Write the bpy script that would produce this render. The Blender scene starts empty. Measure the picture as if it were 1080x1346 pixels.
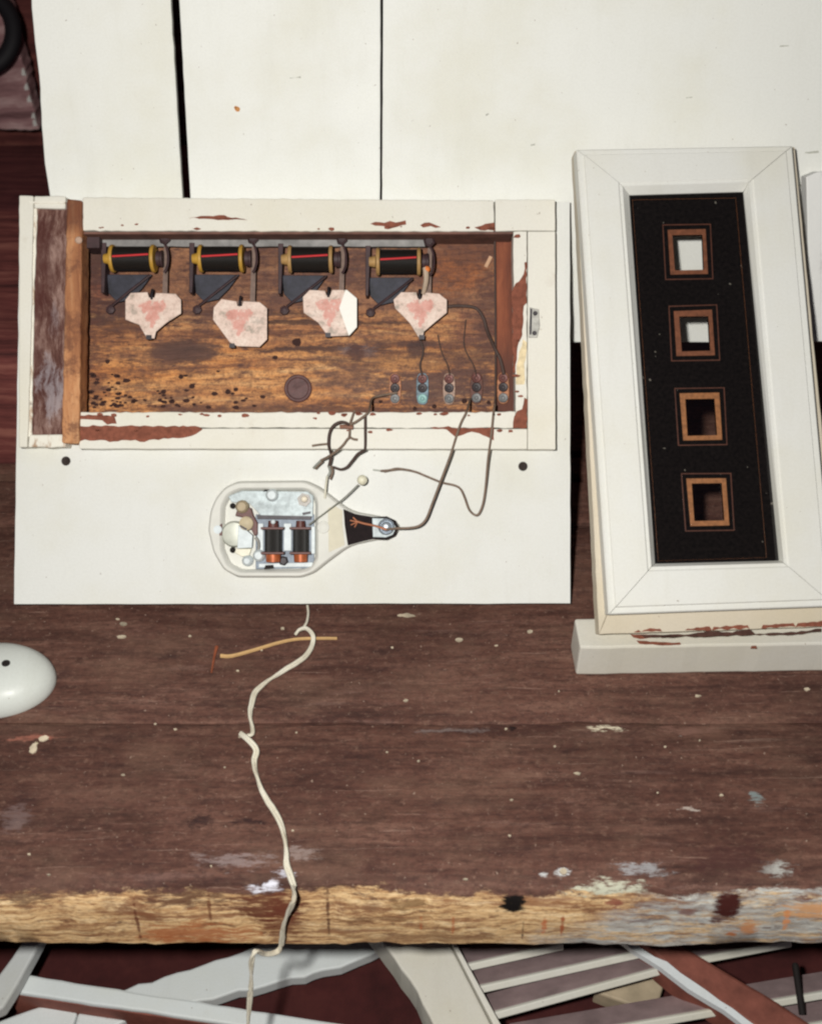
import bpy, bmesh, math, random
from mathutils import Vector, Matrix, noise
random.seed(7)
SC = bpy.context.scene
COL = SC.collection
R = math.radians

# ------------------------------------------------------------------ camera
PITCH = R(42.0); FPX = 1450.0; CZ = 0.593
cs, sn = math.cos(PITCH), math.sin(PITCH)
AX = Vector((1, 0, 0)); FW = Vector((0, cs, -sn)); UP = Vector((0, sn, cs)); CAM = Vector((0, 0, CZ))
cd = bpy.data.cameras.new('camera'); cam = bpy.data.objects.new('camera', cd); COL.objects.link(cam)
m = Matrix.Identity(4)
for i, v in enumerate((AX, UP, -FW)):
    for k in range(3): m[k][i] = v[k]
m.translation = CAM; cam.matrix_world = m
cd.sensor_fit = 'VERTICAL'; cd.sensor_height = 36.0; cd.lens = 36.0 * FPX / 1346.0
cd.clip_start = 0.05; cd.clip_end = 200.0
cd.dof.use_dof = True; cd.dof.focus_distance = 0.78; cd.dof.aperture_fstop = 9.0
SC.camera = cam
# ------------------------------------------------------------------ light
# a photograph taken with the camera's own flash: one small lamp just left of and above the lens, and the faint dusk air
W = bpy.data.worlds.new('World'); SC.world = W; W.use_nodes = True
bg = W.node_tree.nodes['Background']; bg.inputs['Color'].default_value = (.62, .72, 1.0, 1); bg.inputs['Strength'].default_value = 0.035
fl = bpy.data.lights.new('camera_flash', 'POINT'); fl.energy = 33.0; fl.shadow_soft_size = .014; fl.color = (1.0, 0.975, 0.925)
fo = bpy.data.objects.new('camera_flash', fl); COL.objects.link(fo); fo.location = CAM - AX * .070 + UP * .042 - FW * .04
SC.view_settings.view_transform = 'Standard'; SC.view_settings.look = 'None'
SC.view_settings.exposure = 0.0; SC.view_settings.gamma = 1.0
SC.cycles.pixel_filter_type = 'BLACKMAN_HARRIS'; SC.cycles.filter_width = 2.3
SC.cycles.max_bounces = 6; SC.cycles.transparent_max_bounces = 8

# ------------------------------------------------------------------ frames
def ray(px, py): return FW + AX * ((px - 540.0) / FPX) + UP * ((673.0 - py) / FPX)
def world(px, py, D): return CAM + ray(px, py) * D
class Fr:
    """a local frame: origin, x axis, y axis, z = outward normal"""
    def __init__(s, o, x, y):
        x = x.normalized(); z = x.cross(y).normalized(); y = z.cross(x)
        s.o, s.x, s.y, s.z = o, x, y, z
        mm = Matrix.Identity(4)
        for i, v in enumerate((x, y, z)):
            for k in range(3): mm[k][i] = v[k]
        mm.translation = o; s.m = mm
    def at(s, px, py, h=0.0):
        r = ray(px, py); t = (s.o + s.z * h - CAM).dot(s.z) / r.dot(s.z)
        q = CAM + r * t - s.o
        return Vector((q.dot(s.x), q.dot(s.y), h))
    def pts(s, L, h=0.0): return [s.at(a, b, h) for a, b in L]

# ------------------------------------------------------------------ node helpers
def lin(v):
    v /= 255.0
    return v / 12.92 if v <= 0.04045 else ((v + 0.055) / 1.055) ** 2.4
def S(r, g, b, k=1.0): return (lin(r) * k, lin(g) * k, lin(b) * k, 1.0)
class N:
    def __init__(s, name, rough=0.6, metal=0.0, spec=0.4):
        s.m = bpy.data.materials.new(name); s.m.use_nodes = True
        s.t = s.m.node_tree; s.b = s.t.nodes['Principled BSDF']
        s.b.inputs['Roughness'].default_value = rough; s.b.inputs['Metallic'].default_value = metal
        s.b.inputs['Specular IOR Level'].default_value = spec
        s.tc = s.t.nodes.new('ShaderNodeTexCoord'); s.P = s.tc.outputs['Object']
    def n(s, t): return s.t.nodes.new('ShaderNode' + t)
    def put(s, sock, v):
        if hasattr(v, 'is_output'): s.t.links.new(v, sock)
        else: sock.default_value = v
    def map(s, scale=(1, 1, 1), loc=(0, 0, 0), rot=(0, 0, 0), p=None):
        q = s.n('Mapping'); q.inputs['Scale'].default_value = scale; q.inputs['Location'].default_value = loc
        q.inputs['Rotation'].default_value = rot; s.t.links.new(p or s.P, q.inputs['Vector']); return q.outputs[0]
    def noise(s, scale, p=None, detail=5.0, rough=0.6, dist=0.0, col=False):
        q = s.n('TexNoise'); s.t.links.new(p or s.P, q.inputs['Vector'])
        q.inputs['Scale'].default_value = scale; q.inputs['Detail'].default_value = detail
        q.inputs['Roughness'].default_value = rough; q.inputs['Distortion'].default_value = dist
        return q.outputs['Color' if col else 'Fac']
    def ramp(s, f, stops, interp='LINEAR'):
        q = s.n('ValToRGB'); q.color_ramp.interpolation = interp; e = q.color_ramp.elements
        while len(e) < len(stops): e.new(0.5)
        for i, (p, c) in enumerate(stops):
            e[i].position = p; e[i].color = c if not isinstance(c, (int, float)) else (c, c, c, 1)
        s.t.links.new(f, q.inputs[0]); return q.outputs[0]
    def mix(s, f, a, b, mode='MIX'):
        q = s.n('Mix'); q.data_type = 'RGBA'; q.blend_type = mode
        s.put(q.inputs[0], f); s.put(q.inputs[6], a); s.put(q.inputs[7], b); return q.outputs[2]
    def math(s, op, a, b=0.0):
        q = s.n('Math'); q.operation = op; s.put(q.inputs[0], a); s.put(q.inputs[1], b); return q.outputs[0]
    def sep(s, p=None):
        q = s.n('SeparateXYZ'); s.t.links.new(p or s.P, q.inputs[0]); return q.outputs
    def step(s, v, lo, hi, a=0.0, b=1.0):
        q = s.n('MapRange'); q.interpolation_type = 'SMOOTHSTEP'; s.put(q.inputs[0], v)
        q.inputs[1].default_value = lo; q.inputs[2].default_value = hi; q.inputs[3].default_value = a; q.inputs[4].default_value = b
        return q.outputs[0]
    def warp(s, scale, amt, p=None, anis=(1, 1, 1)):
        """coordinates pushed about by noise"""
        nz = s.noise(scale, s.map(anis, p=p), col=True)
        a = s.n('VectorMath'); a.operation = 'SUBTRACT'; s.t.links.new(nz, a.inputs[0]); a.inputs[1].default_value = (.5, .5, .5)
        b = s.n('VectorMath'); b.operation = 'SCALE'; s.t.links.new(a.outputs[0], b.inputs[0]); b.inputs['Scale'].default_value = amt
        c = s.n('VectorMath'); c.operation = 'ADD'; s.t.links.new(p or s.P, c.inputs[0]); s.t.links.new(b.outputs[0], c.inputs[1])
        return c.outputs[0]
    def spot(s, c, rad, p=None, soft=0.5, rot=0.0):
        """1 inside an ellipse about c with radii rad, 0 outside"""
        big = 1e-3
        q = s.n('VectorMath'); q.operation = 'SUBTRACT'; s.t.links.new(p or s.P, q.inputs[0]); q.inputs[1].default_value = c
        v = q.outputs[0]
        if rot: v = s.map((1, 1, 1), rot=(0, 0, rot), p=v)
        w = s.n('VectorMath'); w.operation = 'DIVIDE'; s.t.links.new(v, w.inputs[0])
        w.inputs[1].default_value = (rad[0], rad[1], rad[2] if len(rad) > 2 else 10.0)
        l = s.n('VectorMath'); l.operation = 'LENGTH'; s.t.links.new(w.outputs[0], l.inputs[0])
        return s.step(l.outputs['Value'], 1.0 - soft, 1.0 + soft, 1.0, 0.0)
    def rag(s, sp, nz, amt=.03, lo=.44, hi=.60):
        """break a soft spot up into a streaky smear: amt shifts how much of its middle is covered"""
        v = s.math('ADD', nz, s.math('MULTIPLY', s.math('SUBTRACT', sp, 1.0), .42))
        return s.step(s.math('ADD', v, amt), lo, hi)
    def bump(s, h, dist=0.001, strength=0.5):
        q = s.n('Bump'); q.inputs['Distance'].default_value = dist; q.inputs['Strength'].default_value = strength
        s.t.links.new(h, q.inputs['Height']); s.t.links.new(q.outputs[0], s.b.inputs['Normal'])
    def col(s, c): s.put(s.b.inputs['Base Color'], c); return s
    def rough(s, v): s.put(s.b.inputs['Roughness'], v); return s

def plain(name, c, rough=0.6, metal=0.0, var=0.15, scale=120.0, spec=0.4, bump=0.0):
    q = N(name, rough, metal, spec); f = q.noise(scale)
    d = (c[0] * (1 - var), c[1] * (1 - var), c[2] * (1 - var), 1); l = (min(1, c[0] * (1 + var)), min(1, c[1] * (1 + var)), min(1, c[2] * (1 + var)), 1)
    q.col(q.ramp(f, [(0.3, d), (0.7, l)]))
    if bump: q.bump(f, bump, 0.6)
    return q.m
def paint(name, c=(.80, .79, .735, 1), grime=0.25, flecks=True, rough=0.5, seed=0.0):
    """old white gloss paint: soft yellowing, grime clouds, brush relief, flecks"""
    q = N(name, rough, 0, 0.22); p = q.map(loc=(seed, seed * 1.7, 0))
    cl = q.noise(9, p, 6, 0.62)
    c2 = (c[0] * .955, c[1] * .94, c[2] * .885, 1)
    k = q.mix(q.step(cl, .42, .72), c, c2)
    g = q.step(q.noise(38, p, 8, .7), .60, .80, 0, grime)
    k = q.mix(g, k, (.50, .44, .36, 1))
    if flecks:
        f = q.step(q.noise(330, p, 2, .5), .735, .78, 0, .65)
        k = q.mix(f, k, (.22, .16, .12, 1))
    k = q.mix(q.step(q.noise(620, p, 3, .7), .38, .66, .0, .10), k, (c[0] * .62, c[1] * .60, c[2] * .56, 1))
    k = q.mix(q.step(q.noise(1.0, q.map((45, 7, 30), p=p), 6, .7), .5, .75, 0, .16), k, (c[0] * .72, c[1] * .70, c[2] * .64, 1))
    br = q.noise(1.0, q.map((260, 30, 200), p=p), 4, .6)
    q.col(k); q.rough(q.step(cl, .3, .7, rough - .08, rough + .12))
    q.bump(q.math('ADD', q.math('MULTIPLY', br, .35), q.math('MULTIPLY', q.noise(70, p, 6), .8)), .0006, .35)
    return q.m

def wood(name, dark, mid, light, grain=(6, 160, 160), sc=1.0, rough=.7, seed=0.0, fleck=0.0, bump=.0008, speck=(.62, .58, .50, 1)):
    q = N(name, rough, 0, .25); p = q.map(loc=(seed, seed * .7, seed * 1.3))
    wp = q.warp(5, .03, p)
    g = q.noise(sc, q.map(grain, p=wp), 7, .68)
    k = q.ramp(g, [(.30, dark), (.50, mid), (.72, light)])
    cl = q.noise(7, p, 6, .65)
    k = q.mix(q.step(cl, .40, .70, 0, .55), k, dark)
    if fleck:
        f = q.step(q.noise(150, p, 3, .55), .70, .76, 0, fleck)
        k = q.mix(f, k, speck)
    q.col(k); q.bump(g, bump, .7)
    return q, k, p, g

# ------------------------------------------------------------------ object helpers
def tag(o, label=None, cat=None, group=None, kind=None):
    if label: o['label'] = label
    if cat: o['category'] = cat
    if group: o['group'] = group
    if kind: o['kind'] = kind
    return o
def empty(name, fr, label, cat, group=None):
    o = bpy.data.objects.new(name, None); COL.objects.link(o); o.matrix_world = fr.m; o.empty_display_size = .02
    return tag(o, label, cat, group)
def link(name, bm, mat, parent=None, bevel=0.0, smooth=False, fr=None, loc=None, seg=2):
    me = bpy.data.meshes.new(name); bmesh.ops.recalc_face_normals(bm, faces=bm.faces[:]) if not getattr(bm, 'keep', False) else None
    bm.to_mesh(me); bm.free()
    for mm in (mat if isinstance(mat, (list, tuple)) else [mat]): me.materials.append(mm)
    if smooth:
        for p in me.polygons: p.use_smooth = True
        me.set_sharp_from_angle(angle=R(38))
    o = bpy.data.objects.new(name, me); COL.objects.link(o)
    if parent: o.parent = parent
    if fr: o.matrix_world = fr.m
    if loc is not None: o.location = loc
    if bevel:
        b = o.modifiers.new('bevel', 'BEVEL'); b.width = bevel; b.segments = seg; b.limit_method = 'ANGLE'; b.angle_limit = R(40)
    return o
def BM(): return bmesh.new()
def prism(bm, pts, z0, z1, taper=0.0):
    """polygon (local x,y) extruded from z0 (back) to z1 (front)"""
    c = sum((Vector((p[0], p[1])) for p in pts), Vector((0, 0))) / len(pts)
    a = [bm.verts.new((p[0], p[1], z0)) for p in pts]
    b = [bm.verts.new((p[0] + (c.x - p[0]) * taper, p[1] + (c.y - p[1]) * taper, z1)) for p in pts]
    n = len(pts)
    for i in range(n): bm.faces.new((a[i], a[(i + 1) % n], b[(i + 1) % n], b[i]))
    bm.faces.new(b); bm.faces.new(a[::-1]); return bm
def box(bm, x0, x1, y0, y1, z0, z1): return prism(bm, [(x0, y0), (x1, y0), (x1, y1), (x0, y1)], z0, z1)
def rough_poly(pts, step=.006, amp=.0008, seed=0):
    out = []; n = len(pts)
    for i in range(n):
        a = Vector((pts[i][0], pts[i][1])); b = Vector((pts[(i + 1) % n][0], pts[(i + 1) % n][1])); L = (b - a).length
        k = max(1, int(L / step)); d = (b - a) / k; nn = Vector((-d.y, d.x)).normalized() if L > 0 else Vector((0, 0))
        for j in range(k):
            p = a + d * j
            w = noise.noise(Vector((p.x * 220 + seed, p.y * 220, seed * .3))) + .5 * noise.noise(Vector((p.x * 700, p.y * 700 + seed, 3)))
            out.append((p + nn * w * amp))
    return out
def cr(P, k=6):
    """Catmull-Rom through the points"""
    P = [Vector(p) for p in P]; Q = [P[0] * 2 - P[1]] + P + [P[-1] * 2 - P[-2]]; out = []
    for i in range(1, len(Q) - 2):
        for j in range(k):
            t = j / k
            out.append(.5 * ((2 * Q[i]) + (Q[i + 1] - Q[i - 1]) * t + (2 * Q[i - 1] - 5 * Q[i] + 4 * Q[i + 1] - Q[i + 2]) * t * t + (3 * Q[i] - Q[i - 1] - 3 * Q[i + 1] + Q[i + 2]) * t ** 3))
    return out + [P[-1]]
def tube(bm, P, r, n=8, k=6, flat=1.0, twist=0.0, r1=None, smooth=True):
    P = cr(P, k) if smooth and len(P) > 2 else [Vector(p) for p in P]
    rings = []; ref = Vector((.13, .2, 1)).normalized(); L = len(P)
    for i, p in enumerate(P):
        t = (P[min(i + 1, L - 1)] - P[max(i - 1, 0)]).normalized()
        u = ref - t * ref.dot(t)
        if u.length < 1e-4: u = t.orthogonal()
        u.normalize(); ref = u; v = t.cross(u)
        rr = r if r1 is None else r + (r1 - r) * i / (L - 1)
        a0 = twist * i / L
        rings.append([bm.verts.new(p + rr * (u * math.cos(2 * math.pi * j / n) * (flat * math.cos(a0) ** 2 + math.sin(a0) ** 2) + v * math.sin(2 * math.pi * j / n) * (math.cos(a0) ** 2 + flat * math.sin(a0) ** 2))) for j in range(n)])
    for i in range(L - 1):
        for j in range(n): bm.faces.new((rings[i][j], rings[i][(j + 1) % n], rings[i + 1][(j + 1) % n], rings[i + 1][j]))
    bm.faces.new(rings[0][::-1]); bm.faces.new(rings[-1]); return bm
def lathe(bm, o, ax, prof, n=20):
    """prof: list of (distance along axis, radius)"""
    o = Vector(o); ax = Vector(ax).normalized(); u = ax.orthogonal().normalized(); v = ax.cross(u); rings = []
    for d, r in prof: rings.append([bm.verts.new(o + ax * d + (u * math.cos(2 * math.pi * j / n) + v * math.sin(2 * math.pi * j / n)) * max(r, 1e-5)) for j in range(n)])
    for i in range(len(rings) - 1):
        for j in range(n): bm.faces.new((rings[i][j], rings[i][(j + 1) % n], rings[i + 1][(j + 1) % n], rings[i + 1][j]))
    bm.faces.new(rings[0][::-1]); bm.faces.new(rings[-1]); return bm
def twin(bm, P, r, pitch=.03, seed=0):
    P = cr(P, 8); d = 0; A1, A2 = [], []; ph = seed
    for i, p in enumerate(P):
        t = (P[min(i + 1, len(P) - 1)] - P[max(i - 1, 0)]).normalized(); u = Vector((.13, .2, 1)); u = (u - t * u.dot(t)).normalized(); v = t.cross(u)
        if i: dl = (p - P[i - 1]).length; d += dl; ph += dl / pitch * math.pi * (.55 + 1.1 * abs(noise.noise(p * 22)))
        o = (u * math.sin(ph) * .55 + v * math.cos(ph)) * r * .82
        j = v * r * .35 * noise.noise(p * 160 + Vector((seed, 0, 0)))
        A1.append(p + o + j); A2.append(p - o + j)
    tube(bm, A1, r, 8, smooth=False); tube(bm, A2, r, 8, smooth=False)
def screw_bm(c, r, h, slot=0.0):
    bm = lathe(BM(), c, (0, 0, 1), [(0, r), (h * .6, r), (h, r * .72)], 14)
    return bm
def ball(bm, c, r, n=14):
    bmesh.ops.create_uvsphere(bm, u_segments=n, v_segments=n // 2 + 2, radius=r, matrix=Matrix.Translation(c)); return bm

# ------------------------------------------------------------------ frames of the place
BENCH = Fr(Vector((0, 0, 0)), AX, Vector((0, 1, 0)))
GZ = -0.30
GROUND = Fr(Vector((0, 0, GZ)), AX, Vector((0, 1, 0)))
PD = 0.7945
PANEL = Fr(world(385, 794, PD), AX, UP)
ti = R(18.0)
WHITE = Fr(world(540, 450, 0.840), AX, UP * math.cos(ti) - FW * math.sin(ti))
def camvec(a, b, c): return AX * a + UP * b + FW * c
FU = camvec(-.0524, .994, .0934).normalized(); FR_ = camvec(.998, .0348, .0514); FR_ = (FR_ - FU * FR_.dot(FU)).normalized()
FD = 0.735
for _ in range(40):                                    # slide the frame along its ray until its foot rests on the block
    FRAME = Fr(world(930, 803, FD), FR_, FU)
    foot = FRAME.m @ FRAME.at(787, 834, -.025)
    FD += (foot.z - .0297) * 1.0

# ------------------------------------------------------------------ setting
def benchY(py): return BENCH.at(540, py).y
q, k, p, g = wood('soil_brown', S(48, 20, 20), S(70, 31, 30), S(92, 46, 42), (14, 14, 14), 1.0, .9)
gm = q.m
bm = BM(); bmesh.ops.create_grid(bm, x_segments=60, y_segments=60, size=30)
for v in bm.verts: v.co.z = .012 * noise.noise(v.co * .7)
tag(link('ground', bm, gm, fr=Fr(Vector((0, 0, GZ - .012)), AX, Vector((0, 1, 0)))), kind='structure')
q, k, p, g = wood('wall_brown', S(60, 30, 30), S(110, 58, 54), S(150, 96, 84), (5, 90, 90), 1.0, .8)
wm = q.m
bm = BM(); box(bm, -1.6, 1.6, 1.47, 1.52, GZ, 1.3)
tag(link('back_wall', bm, wm), kind='structure')
bm = BM(); wb = WHITE.m @ Vector((0, 0, -.02)); box(bm, -.40, .07, wb.y - .01, wb.y + .22, 0.0005, wb.z - .004); box(bm, .50, .8, wb.y - .01, wb.y + .22, 0.0005, wb.z - .004)
tag(link('timber_ledge', bm, wm), kind='structure')

# ------------------------------------------------------------------ workbench
y_f = benchY(1168)
def bench_mat(front):
    q, k, p, g = wood('bench_front_wood' if front else 'bench_wood', S(64, 40, 35), S(98, 66, 56), S(126, 93, 80), (11, 110, 110), 1.0, .75, .37 if front else 2.1, 0, .0012)
    w = q.warp(60, .012)
    # paler rubbed clouds, dark stains, flecks of old paint
    k = q.mix(q.step(q.noise(1, q.map((8, 26, 26)), 7, .7), .50, .72, 0, .4), k, S(112, 80, 70, 1.1))
    k = q.mix(q.step(q.noise(1, q.map((22, 60, 60), loc=(3, 1, 0)), 7, .72), .55, .70, 0, .7), k, S(50, 31, 32))
    k = q.mix(q.step(q.noise(1, q.map((5, 60, 60), loc=(9, 5, 0)), 8, .75), .51, .63, 0, .6), k, S(56, 36, 32))
    k = q.mix(q.step(q.noise(1, q.map((11, 110, 90), loc=(3, 8, 2)), 7, .75), .57, .68, 0, .5), k, S(120, 92, 84))
    k = q.mix(q.step(q.noise(1, q.map((60, 420, 400), loc=(1, 5, 0)), 4, .7), .56, .70, 0, .55), k, S(48, 31, 30))
    k = q.mix(q.step(q.noise(240, q.map((.8, 1.2, 1)), 7, .8), .42, .66, 0, .6), k, S(52, 35, 31))
    k = q.mix(q.step(q.noise(190, q.map((.8, 1.2, 1), loc=(7, 7, 0)), 7, .8), .52, .70, 0, .45), k, S(146, 116, 100))
    k = q.mix(q.step(q.noise(1, q.map((6, 340, 300), loc=(1, 3, 0), p=q.warp(9, .012)), 5, .7), .60, .68, 0, .5), k, S(44, 28, 28))
    k = q.mix(q.step(q.noise(1, q.map((9, 420, 300), loc=(6, 3, 0), rot=(0, 0, .04), p=q.warp(12, .010)), 5, .7), .62, .70, 0, .4), k, S(160, 132, 118))
    k = q.mix(q.step(q.noise(15, q.map((.6, 1.3, 1)), 9, .78), .46, .66, 0, .38), k, S(118, 91, 76))
    k = q.mix(q.step(q.noise(28, q.map((.6, 1.4, 1), loc=(4, 9, 0)), 9, .80), .52, .66, 0, .55), k, S(54, 36, 30))
    k = q.mix(q.step(q.noise(330, None, 2, .6), .68, .76, 0, .6), k, S(170, 148, 132))
    k = q.mix(q.step(q.noise(170, q.map((.6, 1.4, 1)), 4, .65), .67, .75, 0, .5), k, S(150, 124, 110, 1.1))
    k = q.mix(q.step(q.noise(75, q.map((.5, 1.5, 1), loc=(5, 2, 1)), 6, .72), .70, .78, 0, .5), k, S(150, 135, 122, 1.1))
    B = lambda x, y, rx, ry, c, a, soft=.5: None
    dn = q.noise(1, q.map((90, 330, 330), loc=(2, 7, 1)), 7, .75)
    def dab(k, px, py, rx, ry, c, a, soft=.09, pp=None):
        o = BENCH.at(px, py); e = BENCH.at(px + rx, py); f = BENCH.at(px, py - ry)
        return q.mix(q.math('MULTIPLY', q.rag(q.spot((o.x, o.y, 0), (abs(e.x - o.x) * 1.1, abs(f.y - o.y) * 1.1, .03), pp or w, .9), dn, soft), a), k, c)
    if front:
        for d in [(795, 958, 28, 6, S(215, 205, 180, 1.1), .95, .06), (245, 815, 20, 6, S(170, 130, 100), .8), (395, 853, 24, 9, S(176, 138, 104), .85), (318, 856, 14, 6, S(176, 138, 104), .8), (560, 1000, 200, 40, S(64, 42, 38), .5, -.04), (150, 900, 160, 30, S(124, 94, 82), .4, -.05), (760, 1090, 200, 40, S(70, 44, 38), .5, -.04), (520, 870, 140, 30, S(126, 96, 86), .4, -.05), (990, 1050, 14, 9, S(120, 135, 135, 1.2), .7), (905, 1065, 16, 4, S(190, 180, 170, 1.1), .6),
                  (1020, 1142, 24, 12, S(165, 165, 160, 1.1), .9), (845, 1143, 40, 10, S(150, 150, 152, 1.1), .75), (350, 1163, 24, 6, S(205, 205, 215, 1.1), .95),
                  (375, 1147, 16, 8, S(185, 185, 195, 1.1), .8), (310, 1130, 60, 14, S(135, 120, 118, 1.2), .6), (395, 1122, 30, 10, S(140, 125, 120, 1.2), .6),
                  (265, 1080, 22, 12, S(40, 26, 26, 1.2), .8), (330, 1082, 30, 5, S(35, 20, 22, 1.2), .8), (20, 1075, 25, 22, S(105, 88, 86, 1.2), .6),
                  (675, 958, 9, 5, S(25, 16, 16), .9), (720, 950, 34, 9, S(58, 34, 32, 1.2), .5), (960, 1130, 70, 30, S(62, 36, 34, 1.2), .6),
                  (740, 1145, 12, 7, S(200, 205, 205, 1.1), .8), (715, 1148, 8, 5, S(200, 205, 205, 1.1), .7), (590, 960, 60, 4, S(120, 110, 108, 1.2), .5),
                  (900, 960, 60, 7, S(120, 88, 78, 1.2), .6), (40, 970, 40, 6, S(150, 95, 80, 1.2), .7), (45, 983, 6, 8, S(225, 215, 180, 1.2), .95), (60, 972, 6, 4, S(225, 215, 190, 1.2), .9)]:
            k = dab(k, *d)
        # bare sawn wood on the worn front face
        xyz = q.sep(); x, y, z = xyz[0], xyz[1], xyz[2]
        raw_g = q.noise(1, q.map((20, 260, 340), p=q.warp(12, .02)), 7, .7)
        raw = q.ramp(raw_g, [(.32, S(108, 78, 58)), (.42, S(172, 134, 94)), (.52, S(208, 174, 128)), (.68, S(226, 200, 160))])
        raw = q.mix(q.step(q.noise(30, q.map((.6, 1.6, 1.6)), 8, .75), .52, .62, 0, .8), raw, S(112, 70, 48, 1.0))
        raw = q.mix(q.step(q.noise(110, q.map((.5, 1.4, 1.4)), 6, .7), .58, .66, 0, .7), raw, S(92, 66, 52, 1.0))
        raw = q.mix(q.step(q.noise(420, q.map((.6, 1.3, 1.3)), 3, .7), .44, .7, 0, .45), raw, S(98, 70, 54))
        raw = q.mix(q.step(q.noise(1, q.map((9, 90, 110), loc=(4, 0, 0)), 7, .72), .54, .64, 0, .75), raw, S(120, 76, 52))
        def X(px): return BENCH.at(px, 1200, -.025).x
        def fdab(k, px, py, rx, rz, c, a, soft=.11, pp=None):
            zz = -.048 * (py - 1168) / (1242 - 1168)
            return q.mix(q.math('MULTIPLY', q.rag(q.spot((X(px), 0, zz), (rx / 2150. * 1.1, 10., rz / 1540. * 1.1), pp or wz, .8), fn, soft), a), k, c)
        wz = q.warp(50, .010); fn = q.noise(1, q.map((60, 330, 380), loc=(1, 2, 3)), 7, .75)
        raw = fdab(raw, 350, 1190, 62, 22, S(84, 42, 30), .9); raw = fdab(raw, 372, 1208, 30, 34, S(92, 46, 32), .8); raw = fdab(raw, 250, 1180, 70, 10, S(70, 40, 34), .8)
        raw = fdab(raw, 560, 1230, 130, 9, S(132, 100, 72), .7); raw = fdab(raw, 50, 1180, 40, 9, S(80, 54, 44), .8); raw = fdab(raw, 535, 1188, 24, 7, S(120, 92, 62), .8); raw = fdab(raw, 500, 1205, 60, 4, S(110, 78, 54), .8)
        raw = fdab(raw, 260, 1225, 80, 18, S(150, 84, 48, 1.1), .8)
        # old grey-blue paint left on the right end
        gp = q.ramp(q.noise(1, q.map((26, 200, 260), p=wz), 7, .7), [(.32, S(104, 98, 98)), (.45, S(150, 152, 152)), (.55, S(178, 182, 180)), (.68, S(208, 212, 206))])
        xx = q.math('ADD', x, q.math('MULTIPLY', z, -1.6)); xx = q.math('ADD', xx, q.math('MULTIPLY', q.noise(35, None, 6, .7), .07))
        gm_ = q.math('MULTIPLY', q.step(xx, X(780) + .05, X(840) + .07), q.step(q.noise(1, q.map((30, 160, 200), loc=(6, 1, 1)), 8, .78), .40, .54, .10, .85))
        raw = q.mix(gm_, raw, gp)
        raw = q.mix(q.math('MULTIPLY', gm_, q.step(q.noise(1, q.map((45, 220, 260), loc=(2, 9, 1)), 8, .78), .54, .62, 0, .8)), raw, S(92, 62, 56))
        for d in [(985, 1216, 15, 10, S(190, 130, 86), .9), (965, 1222, 8, 7, S(184, 112, 66), .9), (1060, 1192, 40, 12, S(200, 148, 102), .9), (1030, 1205, 5, 16, S(200, 130, 80, 1.1), .8),
                  (952, 1188, 17, 14, S(62, 26, 22), 1., .2), (940, 1205, 12, 6, S(70, 30, 26), .9), (805, 1188, 12, 5, S(120, 60, 50), .8), (900, 1196, 12, 6, S(110, 60, 50), .7), (1047, 1180, 14, 6, S(90, 40, 34), .8)]:
            raw = fdab(raw, *d)
        raw = fdab(raw, 672, 1184, 12, 9, S(14, 9, 8), 1., .25)
        for px, y0, y1, wd, c, a in [(182, 1172, 1237, 3, S(88, 44, 30), .85), (278, 1168, 1216, 3, S(96, 56, 38), .8), (432, 1166, 1236, 3, S(70, 38, 28), .85), (714, 1198, 1226, 5, S(176, 96, 58), .85), (738, 1193, 1230, 3, S(150, 76, 44), .85),
                                     (553, 1200, 1222, 3, S(170, 95, 55), .7), (595, 1198, 1228, 3, S(165, 92, 55), .7), (687, 1205, 1236, 2, S(50, 36, 30), .9)]:
            raw = fdab(raw, px, (y0 + y1) / 2, wd, (y1 - y0) / 2, c, a, .08, q.P)
        ed = q.math('ADD', z, q.math('MULTIPLY', q.math('SUBTRACT', q.noise(1, q.map((16, 30, 60)), 9, .78), .5), .030))
        m_ = q.step(ed, -.0075, -.0045, 1.0, 0.0)
        # a paint-smeared patch where the right end curls over the edge
        k = dab(k, 800, 1165, 60, 12, S(190, 192, 172, 1.1), .8)
        k = q.mix(m_, k, raw)
    q.col(k)
    q.b.inputs['Specular IOR Level'].default_value = .2
    return q.m
mb, mbf = bench_mat(False), bench_mat(True)
mbr = wood('bench_back_wood', S(66, 34, 36), S(104, 54, 54), S(128, 76, 70), (9, 150, 120), 1.0, .8, 8.8)[0].m
bench = empty('workbench', Fr(Vector((0, .85, GZ)), AX, Vector((0, 1, 0))), 'weathered dark brown plank workbench with a chipped pale front edge', 'workbench')
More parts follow.
